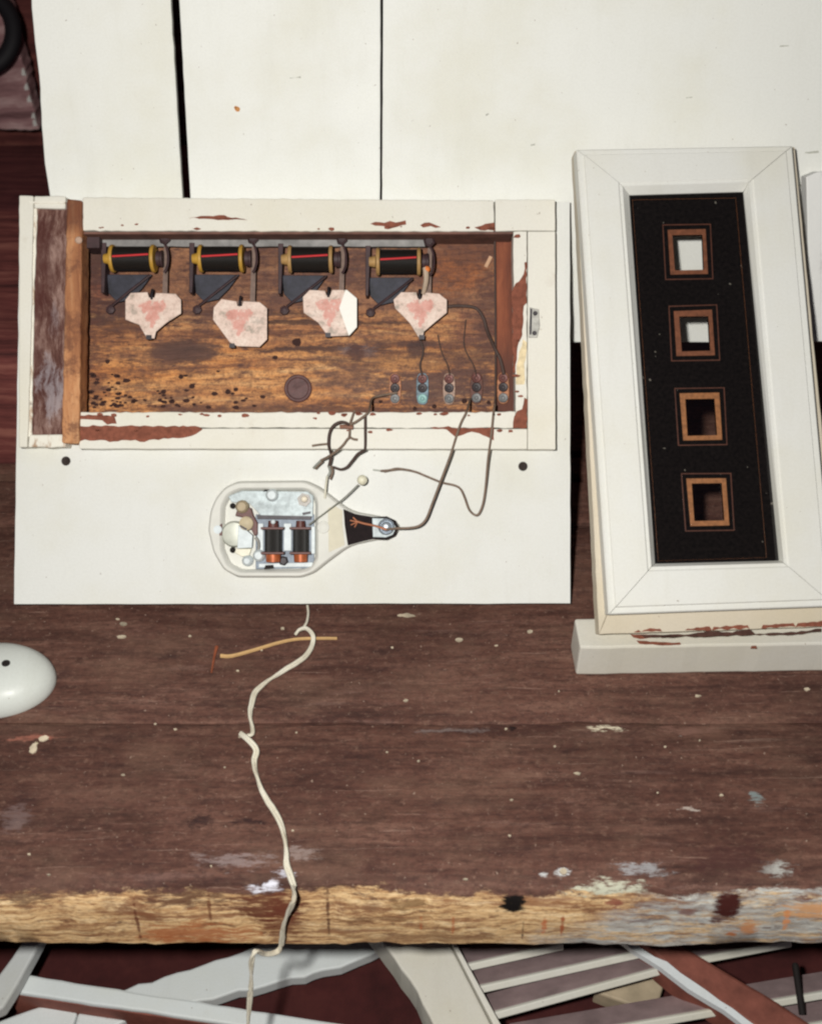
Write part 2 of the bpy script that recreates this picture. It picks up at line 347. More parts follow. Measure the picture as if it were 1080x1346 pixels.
def plank(y0, y1, front=False, seed=0):
    """bench plank, its top and edges worn uneven, in world coordinates"""
    bm = BM(); xs = [-1.15 + i * (.02 if not front else .006) for i in range(int(2.3 / (.02 if not front else .006)) + 1)]
    prof = [(y1, -.043), (y1, -.0012), (y1 - .003, 0)] + [(y1 + (y0 - y1) * t, 0) for t in (.25, .5, .75)]
    if front: prof += [(y0 + .012, 0), (y0 + .004, -.0015), (y0, -.006), (y0 - .005, -.016), (y0 - .008, -.03), (y0 - .010, -.046), (y0 - .006, -.049), (y0 + .04, -.049)]
    else: prof += [(y0 + .003, 0), (y0, -.0012), (y0, -.043)]
    rows = []
    for x in xs:
        row = []
        for i, (y, z) in enumerate(prof):
            jy = .0022 * noise.noise(Vector((x * 14, seed, 1))) + .001 * noise.noise(Vector((x * 60, seed + i * .4, 5)))
            jz = .0008 * noise.noise(Vector((x * 6, y * 20, seed)))
            if front and i >= 6: jy += .0028 * noise.noise(Vector((x * 22, i * .8, seed + 9))) + .0015 * noise.noise(Vector((x * 90, i * 2., seed)))
            row.append(bm.verts.new((x, y + jy, z + jz)))
        rows.append(row)
    n = len(prof)
    for a, b in zip(rows, rows[1:]):
        for j in range(n): bm.faces.new((a[j], a[(j + 1) % n], b[(j + 1) % n], b[j]))
    bm.faces.new(rows[0]); bm.faces.new(rows[-1][::-1]); return bm
def world_child(name, bm, mat, parent, **kw):
    o = link(name, bm, mat, parent, **kw); o.matrix_parent_inverse = parent.matrix_world.inverted(); return o
SEAMS = [(y_f, benchY(950.4), True), (benchY(949.5), benchY(693)), (benchY(689), benchY(632)), (benchY(622), benchY(600)), (benchY(590), benchY(430)), (benchY(428), benchY(286)), (benchY(285), benchY(190))]
for i, s in enumerate(SEAMS): world_child('plank', plank(s[0], s[1], len(s) > 2, i * 3.7), mbf if len(s) > 2 else (mbr if i > 4 else mb), bench, smooth=True)
for x in (-1.0, 1.0):
    for y in (.45, 1.3):
        world_child('leg', box(BM(), x - .04, x + .04, y - .04, y + .04, GZ, -.05), wm, bench, bevel=.003)
    world_child('bearer', box(BM(), x - .035, x + .035, .40, 1.36, -.10, -.0505), wm, bench)

# ------------------------------------------------------------------ behind, far left
q, k, p, g = wood('grey_plank_wood', S(104, 72, 74), S(164, 124, 124), S(226, 194, 190), (6, 60, 60), 1.0, .8, 3.3)
xe = (48 - 540) / FPX * 1.40
bm = prism(BM(), rough_poly([(-1.5, .012), (xe, .012), (xe - .004, .24), (-1.5, .24)], .006, .003), 0, .03)
o = link('weathered_plank', bm, q.m, fr=Fr(Vector((0, 1.405, 0)), AX, Vector((0, 0, 1))), bevel=.002)
tag(o, 'grey brown weathered plank standing at the back left of the workbench', 'plank')
bm = BM()
for i in range(7):
    y = .02 + i * .011 + random.uniform(-.005, .005)
    if i in (2, 5): continue
    prism(bm, rough_poly([(xe - .006, y), (xe - .001, y), (xe - .001, y + .009), (xe - .004, y + .006)], .003, .002, i), .030, .0312)
PAINT_CHIP = paint('chip_paint', (.72, .70, .66, 1), .2, False)
link('paint_flakes', bm, PAINT_CHIP, o)['kind'] = 'stuff'
bm = BM(); c0 = world(-24, 42, 1.30); rr = 42 / FPX * 1.30; n1, n2 = 48, 12
rg = Fr(c0, AX, UP)
V = [[bm.verts.new(((rr + .010 * math.cos(2 * math.pi * j / n2)) * math.cos(2 * math.pi * i / n1), (rr * 1.15 + .010 * math.cos(2 * math.pi * j / n2)) * math.sin(2 * math.pi * i / n1), .009 * math.sin(2 * math.pi * j / n2))) for j in range(n2)] for i in range(n1)]
for i in range(n1):
    for j in range(n2): bm.faces.new((V[i][j], V[(i + 1) % n1][j], V[(i + 1) % n1][(j + 1) % n2], V[i][(j + 1) % n2]))
tag(link('rubber_ring', bm, plain('black_rubber', S(20, 16, 20), .7), fr=rg, smooth=True), 'black ring hanging in front of the grey brown plank', 'ring')

# ------------------------------------------------------------------ white boards leaning behind
def white_board(name, pts, seed, label, th=.006, h=0.0, mt=None, amp=.00022):
    bm = prism(BM(), rough_poly([v.xy for v in WHITE.pts(pts, h)], .008, amp, seed), h - th, h)
    o = link(name, bm, mt or paint('board_paint', (.735, .74, .70, 1), .14, True, .55, seed), fr=WHITE, bevel=.0008)
    return tag(o, label, 'board', 'white boards leaning behind the bell box')
white_board('white_board', [(74, 450), (250, 450), (240, 258), (225, 10), (218, -130), (36, -130), (42, 10), (46, 55), (52, 100), (55, 165), (59, 215), (66, 258)], 1.0, 'white painted board at far left, narrowest of the three, with a ragged outer edge', amp=.0004)
white_board('white_board', [(258, 450), (498.5, 450), (499.5, 258), (500, 10), (500.5, -130), (228, -130), (236, 10), (250, 258)], 2.0, 'white painted board in the middle, between the wide black gap and the thin crack')
wb3 = white_board('white_board', [(501.5, 450), (1300, 450), (1300, -130), (504, -130), (503.2, 10), (502, 258)], 3.0, 'widest white painted board, behind the black glass frame')
q = N('stained_paint', .6, 0, .3)
k = q.mix(q.step(q.noise(30, q.map((1.6, .7, 1)), 7, .7), .5, .68, 0, .7), (.70, .70, .68, 1), (.45, .42, .42, 1))
q.col(k); q.bump(q.noise(80), .001, .5)
bm = BM()
for px, py, r_ in ((312, 143, .0022), (310, 141, .0012)):
    c = WHITE.at(px, py, 0); prism(bm, [(c.x + r_ * math.cos(t * .9) * random.uniform(.7, 1.2), c.y + r_ * math.sin(t * .9) * random.uniform(.6, 1.1)) for t in range(7)], -.0002, .0003)
link('rust_spot', bm, plain('rust_spot', S(190, 132, 76), .8, 0, .3, 600), [o_ for o_ in bpy.data.objects if o_.name == 'white_board.001'][0])
bm = BM()
for px, py, lx, ly in ((1066, 200, 9, 2), (1052, 243, 8, 1.5), (905, 128, 4, 1.5), (1030, 60, 6, 1.5), (700, 190, 3, 2), (388, 102, 7, 1.5), (640, 150, 2, 2)):
    prism(bm, rough_poly([v.xy for v in WHITE.pts([(px - lx, py + ly), (px + lx, py + ly * .4), (px + lx, py - ly * .6), (px - lx, py)], 0)], .003, .0008, px), -.0002, .0003)
link('scuff', bm, plain('scuff_grey', S(176, 176, 166), .8, 0, .3, 600), wb3)['kind'] = 'stuff'
tag(white_board('board_offcut', [(1064, 449), (1250, 449), (1250, 224), (1075, 226), (1059, 232)], 4.0, 'smudged greyish board end at the right edge, beside the black glass frame', .012, .0125, q.m))

# ------------------------------------------------------------------ the bell indicator board
PW = paint('panel_paint', (.685, .69, .66, 1), .07, True, .62, .3)
CW = paint('case_paint', (.70, .68, .61, 1), .42, True, .6, 5.1)
PEEL = plain('brown_primer', S(122, 72, 56, 1.05), .8, 0, .3, 260, .2, .0006)
DARK = plain('hole_black', S(22, 16, 14), .8)
ind = empty('bell_indicator', PANEL, 'open wooden call bell box with four pale flags on a white board with bell mechanism', 'bell indicator')
A = PANEL.at
def ap(L, h): return [v.xy for v in PANEL.pts(L, h)]
def rect(x0, y0, x1, y1, h): return ap([(x0, y1), (x1, y1), (x1, y0), (x0, y0)], h)
def holed(outer, inner, z0, z1):
    bm = BM(); es = []
    for L in (outer, inner):
        vs = [bm.verts.new((*p, z1)) for p in L]
        for i in range(len(vs)): es.append(bm.edges.new((vs[i], vs[(i + 1) % len(vs)])))
    bmesh.ops.triangle_fill(bm, use_beauty=True, use_dissolve=False, edges=es)
    ex = bmesh.ops.extrude_face_region(bm, geom=bm.faces[:])
    for v in ex['geom']:
        if isinstance(v, bmesh.types.BMVert): v.co.z = z0
    return bm
link('back_board', holed(rough_poly(ap([(19, 794), (749, 793), (748.5, 265), (27, 262)], 0), .012, .0004), rect(100, 297, 690, 552, 0), -.017, 0), PW, ind)
H = .016; DZ = -.018
DF = -.015
# left end: rims round a dirty slot
rimq = N('dirty_rim_paint', .6, 0, .3)
k = rimq.mix(rimq.step(rimq.noise(55, rimq.map((2.0, .8, 1)), 7, .7), .50, .66, 0, .85), (.74, .71, .62, 1), S(150, 110, 72, 1.0))
k = rimq.mix(rimq.step(rimq.noise(90, rimq.map(loc=(4, 4, 0)), 6, .7), .60, .72, 0, .8), k, S(80, 56, 48)); rimq.col(k); rimq.bump(rimq.noise(120), .0008, .5)
RIM = rimq.m
link('end_rim', prism(BM(), rough_poly(ap([(24.5, 588), (36, 588), (38, 540), (42, 400), (44, 257), (25, 256.5)], H), .005, .0004), .0003, H), CW, ind, bevel=.001)
link('stained_edge', prism(BM(), rough_poly(ap([(36, 574), (42, 574), (45, 400), (49, 274), (45, 274), (42, 400)], H - .002), .005, .0008, 3), .0003, H - .002), RIM, ind)
link('end_rim', prism(BM(), rough_poly(ap([(44.5, 273), (86, 274), (86, 257), (44.5, 257)], H), .005, .0004), .0003, H - .0006), CW, ind, bevel=.001)
link('joint_line', prism(BM(), ap([(40, 267.3), (86, 267.8), (86, 265.2), (38, 264.8)], H), H - .002, H + .0001), RIM, ind)
link('end_rim', prism(BM(), rough_poly(ap([(36.5, 588), (85.5, 588), (85.5, 571), (38, 571)], H), .005, .0006), .0003, H - .0008), RIM, ind, bevel=.001)
qs = N('slot_wood', .75, 0, .25)
gs = qs.noise(1, qs.map((150, 26, 60), p=qs.warp(20, .02)), 8, .78)
k = qs.ramp(gs, [(.3, S(52, 30, 28)), (.46, S(92, 60, 52)), (.62, S(150, 122, 112))])
k = qs.mix(qs.step(qs.noise(24, qs.map((1, .6, 1)), 6, .65), .52, .66, 0, .75), k, S(66, 26, 22))
a_ = A(72, 508, .002); k = qs.mix(qs.math('MULTIPLY', qs.rag(qs.spot((a_.x, a_.y, 0), (.014, .036), qs.warp(40, .018), .7), gs, .02), .65), k, S(150, 142, 146))
a_ = A(76, 425, .002); k = qs.mix(qs.math('MULTIPLY', qs.rag(qs.spot((a_.x, a_.y, 0), (.008, .02), qs.warp(40, .014), .7), gs, .02), .4), k, S(140, 130, 134))
qs.col(k); qs.bump(gs, .001, .8)
link('slot_floor', prism(BM(), rect(36, 266, 90, 579, .0125), .0003, .0125), qs.m, ind)
q, k, p, g = wood('post_wood', S(128, 80, 54), S(186, 130, 88), S(214, 168, 124), (160, 8, 120), 1.0, .75, 1.4)
a_ = A(96, 275, H); k = q.mix(q.math('MULTIPLY', q.spot((a_.x, a_.y, 0), (.02, .016), q.warp(60, .012), .6), .8), k, S(92, 48, 34)); k = q.mix(q.step(q.noise(60, None, 8, .78), .47, .62, 0, .75), k, S(104, 66, 50)); q.col(k)
link('post', prism(BM(), rough_poly(ap([(81, 583), (104, 583), (106, 440), (108, 263), (88, 261)], H + .003), .005, .0007), .0003, H + .003), q.m, ind, bevel=.0012)
# rails
link('top_rail', prism(BM(), rough_poly(ap([(108.5, 303), (380, 304), (649.3, 304), (649.3, 263), (108.5, 259)], H), .004, .0006, 4), .0003, H), CW, ind, bevel=.001)
link('corner_block', prism(BM(), rough_poly(ap([(650.6, 304), (676, 303), (729.5, 303.4), (729.5, 262), (650.6, 262)], H), .006, .0003, 5), .0003, H), CW, ind, bevel=.0008)
link('side_rail', prism(BM(), rough_poly(ap([(693.3, 591), (730, 591), (729.5, 304), (693.3, 304)], H), .008, .0002, 6), .0003, H), CW, ind, bevel=.0006)
link('side_rebate', prism(BM(), rough_poly(ap([(678, 561), (692.6, 561), (692.4, 304), (674, 304)], H), .004, .0006, 7), .0003, H - .0006), CW, ind, bevel=.0006)
link('bottom_rail', prism(BM(), rough_poly(ap([(104, 590), (692.8, 590.5), (692.8, 563.6), (105, 563)], H), .008, .0002, 8), .0003, H), CW, ind, bevel=.0006)
link('bottom_rebate', prism(BM(), rough_poly(ap([(105, 562), (677.5, 562.4), (677.5, 540.5), (640, 541.5), (400, 542), (105, 541.5)], H), .004, .0006, 9), .0003, H - .0006), CW, ind, bevel=.0006)
ya = A(300, 304, H).y
link('lining', box(BM(), A(109, 300, H).x, A(674, 300, H).x, ya - .0016, ya - .0001, -.015, H - .0015), plain('lining_brown', S(104, 72, 62), .8, 0, .35, 90), ind)
# floor of the case
qf = N('case_floor_wood', .62, 0, .3)
wp = qf.warp(14, .018, None, (.6, 1.6, 1)); gf = qf.noise(1, qf.map((9, 150, 100), p=wp), 8, .7)
k = qf.ramp(gf, [(.28, S(92, 56, 40)), (.42, S(154, 100, 62)), (.54, S(184, 128, 80)), (.72, S(212, 166, 112))])
xyz = qf.sep(qf.warp(18, .02)); X_, Y_ = xyz[0], xyz[1]
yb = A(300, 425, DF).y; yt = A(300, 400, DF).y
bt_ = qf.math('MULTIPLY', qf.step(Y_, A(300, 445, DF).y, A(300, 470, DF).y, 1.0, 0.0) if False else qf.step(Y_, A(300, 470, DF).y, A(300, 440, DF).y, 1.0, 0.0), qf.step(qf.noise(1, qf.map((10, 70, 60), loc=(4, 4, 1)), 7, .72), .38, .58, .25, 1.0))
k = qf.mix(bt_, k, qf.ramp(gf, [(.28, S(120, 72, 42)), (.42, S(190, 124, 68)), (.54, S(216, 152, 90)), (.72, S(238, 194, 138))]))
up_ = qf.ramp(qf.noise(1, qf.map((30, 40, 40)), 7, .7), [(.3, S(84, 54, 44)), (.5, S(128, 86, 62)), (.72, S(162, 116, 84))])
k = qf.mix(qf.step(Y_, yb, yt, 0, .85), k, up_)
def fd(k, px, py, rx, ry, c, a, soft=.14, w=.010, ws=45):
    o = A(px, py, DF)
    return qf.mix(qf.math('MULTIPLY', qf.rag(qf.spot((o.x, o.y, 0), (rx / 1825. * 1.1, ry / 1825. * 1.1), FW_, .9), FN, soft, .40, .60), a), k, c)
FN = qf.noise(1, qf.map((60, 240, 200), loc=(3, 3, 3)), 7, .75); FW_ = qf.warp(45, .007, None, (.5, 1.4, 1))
for d in [(240, 462, 34, 11, S(58, 36, 32), .9, .3), (236, 461, 60, 20, S(120, 84, 66), .5), (150, 425, 60, 16, S(84, 50, 36), .8), (300, 440, 120, 6, S(96, 58, 42), .7), (440, 459, 110, 5, S(62, 40, 34), .9), (470, 462, 26, 9, S(120, 112, 118), .8), (468, 464, 9, 8, S(66, 32, 30), .9, .3),
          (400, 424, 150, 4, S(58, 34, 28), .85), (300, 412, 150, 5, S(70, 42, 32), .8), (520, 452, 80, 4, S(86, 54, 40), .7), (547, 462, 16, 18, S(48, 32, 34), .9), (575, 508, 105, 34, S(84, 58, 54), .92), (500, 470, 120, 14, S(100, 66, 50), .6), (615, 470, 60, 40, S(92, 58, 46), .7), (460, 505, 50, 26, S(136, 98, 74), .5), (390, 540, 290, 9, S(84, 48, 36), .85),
          (540, 478, 50, 10, S(200, 140, 82), .6), (630, 430, 40, 24, S(132, 82, 60), .6), (600, 350, 55, 40, S(150, 86, 44), .75), (135, 380, 22, 34, S(116, 62, 46), .8), (120, 420, 30, 10, S(60, 36, 30), .8), (125, 500, 20, 36, S(130, 78, 48), .7), (350, 530, 60, 8, S(120, 82, 60), .5), (640, 425, 20, 60, S(92, 62, 52), .55), (165, 400, 60, 16, S(60, 36, 32), .85), (130, 340, 26, 40, S(62, 38, 34), .85), (620, 330, 70, 20, S(96, 62, 48), .7)]:
    k = fd(k, *d)
k = qf.mix(qf.step(qf.noise(1, qf.map((22, 260, 200), loc=(2, 1, 0), p=wp), 6, .7), .53, .65, 0, .75), k, S(84, 50, 38))
k = qf.mix(qf.step(qf.noise(40, qf.map((.5, 1.5, 1), loc=(8, 8, 8)), 8, .78), .48, .62, 0, .7), k, S(84, 54, 48))
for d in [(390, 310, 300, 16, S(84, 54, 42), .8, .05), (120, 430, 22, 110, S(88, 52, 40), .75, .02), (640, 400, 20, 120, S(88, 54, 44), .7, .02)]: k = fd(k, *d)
k = qf.mix(qf.step(qf.noise(300, None, 6, .8), .42, .64, 0, .6), k, S(66, 42, 38))
k = qf.mix(qf.step(qf.noise(140, qf.map((.6, 1.3, 1)), 5, .65), .63, .72, 0, .7), k, S(84, 48, 34))
o_ = A(240, 462, DF); kn = qf.spot((o_.x, o_.y, 0), (38 / 1825., 12 / 1825.), qf.warp(60, .003), .45); k = qf.mix(qf.math('MULTIPLY', kn, .85), k, qf.ramp(gf, [(.35, S(50, 32, 28)), (.6, S(92, 62, 52))]))
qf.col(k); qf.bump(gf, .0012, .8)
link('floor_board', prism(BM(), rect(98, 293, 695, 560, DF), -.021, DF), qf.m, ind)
q, k, p, g = wood('side_strip_wood', S(84, 48, 38), S(126, 70, 48), S(156, 92, 62), (100, 8, 100), 1.0, .7, 6.4)
a_ = A(662, 515, DF + .006); k = q.mix(q.math('MULTIPLY', q.spot((a_.x, a_.y, 0), (.02, .03), q.warp(40, .01), .6), .8), k, S(74, 46, 40)); q.col(k)
link('side_strip', prism(BM(), rough_poly(ap([(650, 540), (678, 543), (678, 303), (651, 303)], DF + .006), .006, .0004, 11), DF + .0001, DF + .006), q.m, ind, bevel=.0008)
# worm holes and the round plug
bm = BM(); rnd = random.Random(11)
for i in range(80):
    px = 112 + abs(rnd.gauss(0, 1)) * 85; py = 536 - abs(rnd.gauss(0, 1)) * 20
    if px > 370: continue
    r_ = rnd.uniform(.0006, .0016); c = A(px, py, DF + .0001)
    prism(bm, [(c.x + r_ * 1.7 * math.cos(t * 1.05) * rnd.uniform(.7, 1.2), c.y + r_ * math.sin(t * 1.05) * rnd.uniform(.7, 1.2)) for t in range(6)], DF + .0001, DF + .00018)
for px, py, r_ in [(142, 475, .002), (165, 500, .002), (238, 495, .002), (252, 508, .0022), (215, 515, .0022), (362, 470, .002), (390, 450, .004), (545, 537, .0018), (571, 534, .0018), (500, 528, .0016), (610, 527, .0024), (642, 529, .0018), (300, 515, .0022), (310, 512, .002)]:
    c = A(px, py, DF + .0001); prism(bm, [(c.x + r_ * math.cos(t * .9) * rnd.uniform(.8, 1.2), c.y + r_ * math.sin(t * .9) * rnd.uniform(.7, 1.1)) for t in range(7)], DF + .0001, DF + .0002)
link('worm_holes', bm, plain('worm_dark', S(52, 30, 26), .9), ind)['kind'] = 'stuff'
link('round_plug', lathe(BM(), A(392, 511, DF + .0001), (0, 0, 1), [(0, .0102), (.0022, .0102), (.003, .0094), (.003, .0082), (.0022, .0074), (.0022, .002), (.0026, .0005)], 28), plain('plug_dark', S(88, 58, 56), .6, 0, .3, 300, .4, .0006), ind, smooth=True)
bm = prism(BM(), ap([(636, 350), (640, 352), (647, 338), (643, 336)], DF + .0015), DF + .0001, DF + .0015); link('splinter', bm, plain('splinter_pale', S(190, 150, 118)), ind)
# peeled paint
hp = H + .0003
def peel(L, seed, h=hp): link('peeled_patch', prism(BM(), rough_poly(ap(L, h), .0028, .0013, seed), h - .0012, h), PEEL, ind)
peel([(105, 580), (112, 577), (118, 580), (160, 579), (190, 580), (215, 577), (240, 576), (258, 571), (266, 565), (262, 561), (225, 560), (190, 559), (150, 560), (106, 560)], 1)
peel([(105, 551), (120, 551), (134, 553), (141, 558), (153, 557), (150, 549), (143, 545), (106, 546)], 2)
peel([(592, 569), (598, 573), (608, 571), (620, 567), (630, 569), (640, 574), (649, 579), (649, 562), (612, 562.5), (566, 561), (570, 563), (588, 564)], 3)
peel([(674, 490), (677, 490), (680, 455), (686, 440), (688, 402), (692, 398), (692, 345), (690, 345), (688, 360), (682, 370), (676, 372), (672, 382)], 4)
peel([(674, 562), (692.6, 562.5), (692.6, 526), (690, 523), (686, 538), (680, 541), (675, 548)], 5)
peel([(487, 293), (500, 297), (512, 299), (522, 297), (534, 295), (533, 290), (520, 291), (505, 292)], 6)
peel([(552, 296), (556, 298.5), (566, 297.5), (579, 299), (571, 295), (564, 292)], 7)
peel([(248, 286), (262, 287), (280, 288), (300, 289), (326, 288), (300, 285), (295, 282), (280, 283)], 8)
peel([(623, 299), (631, 302), (649, 303.4), (649, 292), (632, 295)], 9)
chips = random.Random(5); bm = BM()
for j in range(46):
    side = chips.random()
    if side < .45: px, py = chips.uniform(110, 670), 543 + abs(chips.gauss(0, 3))
    elif side < .7: px, py = chips.uniform(112, 648), 301 - abs(chips.gauss(0, 3))
    elif side < .9: px, py = 676 + abs(chips.gauss(0, 4)), chips.uniform(306, 535)
    else: px, py = chips.uniform(110, 690), 565 + abs(chips.gauss(0, 2))
    c = A(px, py, hp); r_ = chips.uniform(.0006, .0018)
    prism(bm, rough_poly([(c.x + r_ * 1.8 * math.cos(t * .785) * chips.uniform(.5, 1.2), c.y + r_ * .7 * math.sin(t * .785)) for t in range(8)], .001, .0006, j), hp - .0012, hp)
link('paint_chips', bm, PEEL, ind)['kind'] = 'stuff'
stain = plain('yellow_stain', S(214, 196, 158), .7, 0, .25, 300)
link('stain_patch', prism(BM(), rough_poly(ap([(678, 505), (688, 505), (690, 478), (692, 450), (687, 446), (682, 462)], hp), .003, .0012, 12), hp - .0015, hp - .0002), stain, ind)
# latch plate
STEEL = plain('dull_steel', S(150, 148, 142), .45, .5, .35, 220)
DSTEEL = plain('dark_steel', S(52, 48, 52), .5, .3, .4, 200)
lt = link('latch_plate', prism(BM(), rough_poly(ap([(694.5, 444), (706, 444), (709, 428), (708, 407), (696, 404)], H), .004, .0004), H - .001, H + .0006), STEEL, ind, bevel=.0003)
link('slot', prism(BM(), ap([(695.5, 440), (698, 440), (699, 406), (696.5, 406)], H), H, H + .0008), DSTEEL, lt)
for px, py in ((702, 438), (703, 412)): link('screw', screw_bm(A(px, py, H + .0006), .0016, .0008), DSTEEL, lt)
for px, py in ((87, 606), (687, 613)):
    link('screw_hole', lathe(BM(), A(px, py, .0001), (0, 0, 1), [(0, .0034), (.0008, .0030), (.0007, .0022), (.0002, .0014)], 14), plain('hole_rust', S(44, 34, 30), .8, 0, .4, 500), ind, smooth=True)

# ---- coils
h0 = .019 + DZ
BLUE = plain('blued_steel', S(44, 44, 54), .6, .1, .5, 160)
qw = N('coil_winding', .5, 0, .4); wv = qw.n('TexWave'); wv.wave_type = 'BANDS'; wv.bands_direction = 'X'; wv.inputs['Scale'].default_value = 700; wv.inputs['Distortion'].default_value = .6
qw.t.links.new(qw.P, wv.inputs['Vector']); qw.col(qw.ramp(wv.outputs['Fac'], [(0, S(12, 11, 11)), (1, S(36, 32, 28))])); qw.bump(wv.outputs['Fac'], .0003, .6)
WIND = qw.m
YEL = plain('yellow_flange', S(176, 136, 54), .5, 0, .18, 160); TAN = plain('tan_flange', S(160, 126, 78), .55, 0, .2, 160)
RED = plain('red_thread', S(196, 44, 48), .7, 0, .1); BRK = plain('bracket_brown', S(58, 40, 42), .6, .1, .4, 140)
ARM = plain('arm_grey', S(112, 92, 82), .6, .2, .3, 140)
link('metal_strip', prism(BM(), rough_poly(ap([(131, 324), (562, 324), (562, 307), (131, 307)], .016 + DZ), .01, .0004), .0135 + DZ, .016 + DZ), plain('grey_zinc', S(128, 126, 124), .6, .2, .35, 90), ind, bevel=.0004)
bm = BM(); prism(bm, rect(110, 308, 131, 326, .024 + DZ), .004 + DZ, .024 + DZ); link('end_bracket', bm, BRK, ind, bevel=.001)
link('screw', screw_bm(A(104, 316, H + .003), .0026, .0016), plain('brass_head', S(190, 160, 140), .4, .3), ind, smooth=True)
sc = (PD - h0) / FPX                                   # metres per photo pixel at the coils' depth
def coil(px, py, flange):
    c = A(px, py, h0); r = 15.8 * sc
    w = link('coil', lathe(BM(), (-25 * sc, 0, 0), (1, 0, 0), [(0, r), (50 * sc, r)], 28), WIND, ind, smooth=True, loc=c)
    for x0, x1, rr in ((-29.5, -25, 18.2), (24, 28.5, 18.2)):
        link('flange', lathe(BM(), (x0 * sc, 0, 0), (1, 0, 0), [(0, rr * sc * .96), (.0006, rr * sc), ((x1 - x0) * sc - .0006, rr * sc), ((x1 - x0) * sc, rr * sc * .96)], 28), flange, w, smooth=True)
    link('boss', lathe(BM(), (-39 * sc, 0, 0), (1, 0, 0), [(0, 6 * sc), (8.4 * sc, 8 * sc)], 16), flange, w, smooth=True)
    link('thread', tube(BM(), [(-24 * sc, -.0004, r + .0004), (0, .0003, r + .0006), (23 * sc, .0011, r + .0004)], .0007, 6), RED, w, smooth=True)
    bm = BM(); prism(bm, [(-44 * sc, -44 * sc), (-40 * sc, -44 * sc), (-37 * sc, 22 * sc), (-44 * sc, 22 * sc)], -.014, -.002); link('bracket', bm, BRK, w, bevel=.0004)
    link('core_end', lathe(BM(), (30.5 * sc, 0, 0), (1, 0, 0), [(0, 10 * sc), (5 * sc, 10 * sc), (6 * sc, 11 * sc), (8 * sc, 11 * sc)], 18), BRK, w, smooth=True)
    pl = []                                            # bent iron loop on the right of the coil
    for i in range(9):
        t = -1.25 + 2.5 * i / 8; pl.append(((38 + 8 * math.cos(t)) * sc, 20 * sc * math.sin(t), .002))
    link('yoke', tube(BM(), pl, .0009, 6), BRK, w, smooth=True)
    link('bolt', lathe(BM(), (40 * sc, 27 * sc, -.003), (0, 0, 1), [(0, 8 * sc), (.003, 8 * sc), (.004, 5 * sc)], 6), BRK, w)
    bm = prism(BM(), [(-40 * sc, -17 * sc), (20 * sc, -17 * sc), (6 * sc, -36 * sc), (-8 * sc, -50 * sc), (-26 * sc, -54 * sc), (-38 * sc, -42 * sc)], -.012, -.0095); link('armature', bm, BLUE, w, bevel=.0004)
    link('lever', tube(BM(), [(18 * sc, -20 * sc, -.006), (-10 * sc, -42 * sc, -.006), (-34 * sc, -58 * sc, -.011)], .0010, 6, smooth=False), BRK, w, smooth=True)
    link('pivot', lathe(BM(), (-38 * sc, -62 * sc, -.0155), (0, 0, 1), [(0, .0038), (.0016, .0032), (.0022, .0012)], 7), BRK, w)
    bm = prism(BM(), [(35.5 * sc, -58 * sc), (42 * sc, -58 * sc), (44 * sc, 20 * sc), (38 * sc, 20 * sc)], -.006, -.004); link('pendulum_arm', bm, ARM, w)
    bm = prism(BM(), [(19 * sc, -59 * sc), (43 * sc, -59 * sc), (43 * sc, -54 * sc), (19 * sc, -54 * sc)], -.006, -.0042); link('arm_foot', bm, ARM, w)
    return w
def copy_tree(o, loc, swap=None):
    c = o.copy(); COL.objects.link(c); c.location = loc
    for ch in list(o.children):
        d = ch.copy(); COL.objects.link(d); d.parent = c
        if swap and ch.name.split('.')[0] in ('flange', 'boss'):
            d.data = swap[ch.name]
    return c
c1 = coil(176, 340, YEL); copy_tree(c1, A(292, 340, h0))
sw = {}
for ch in c1.children:
    if ch.name.split('.')[0] in ('flange', 'boss'):
        me = ch.data.copy(); me.materials[0] = TAN; sw[ch.name] = me
copy_tree(c1, A(409, 341, h0), sw); copy_tree(c1, A(524, 344, h0), sw)
link('wire_end', tube(BM(), [A(559, 352, .022 + DZ), A(560, 366, .022 + DZ), A(558, 378, .02 + DZ), A(556, 386, .018 + DZ)], .0022, 8, r1=.0015), plain('pale_wire', S(170, 150, 130)), ind, smooth=True)
link('wire_tip', ball(BM(), A(561, 354, .022 + DZ), .0025, 10), plain('orange_tip', S(214, 120, 56)), ind, smooth=True)

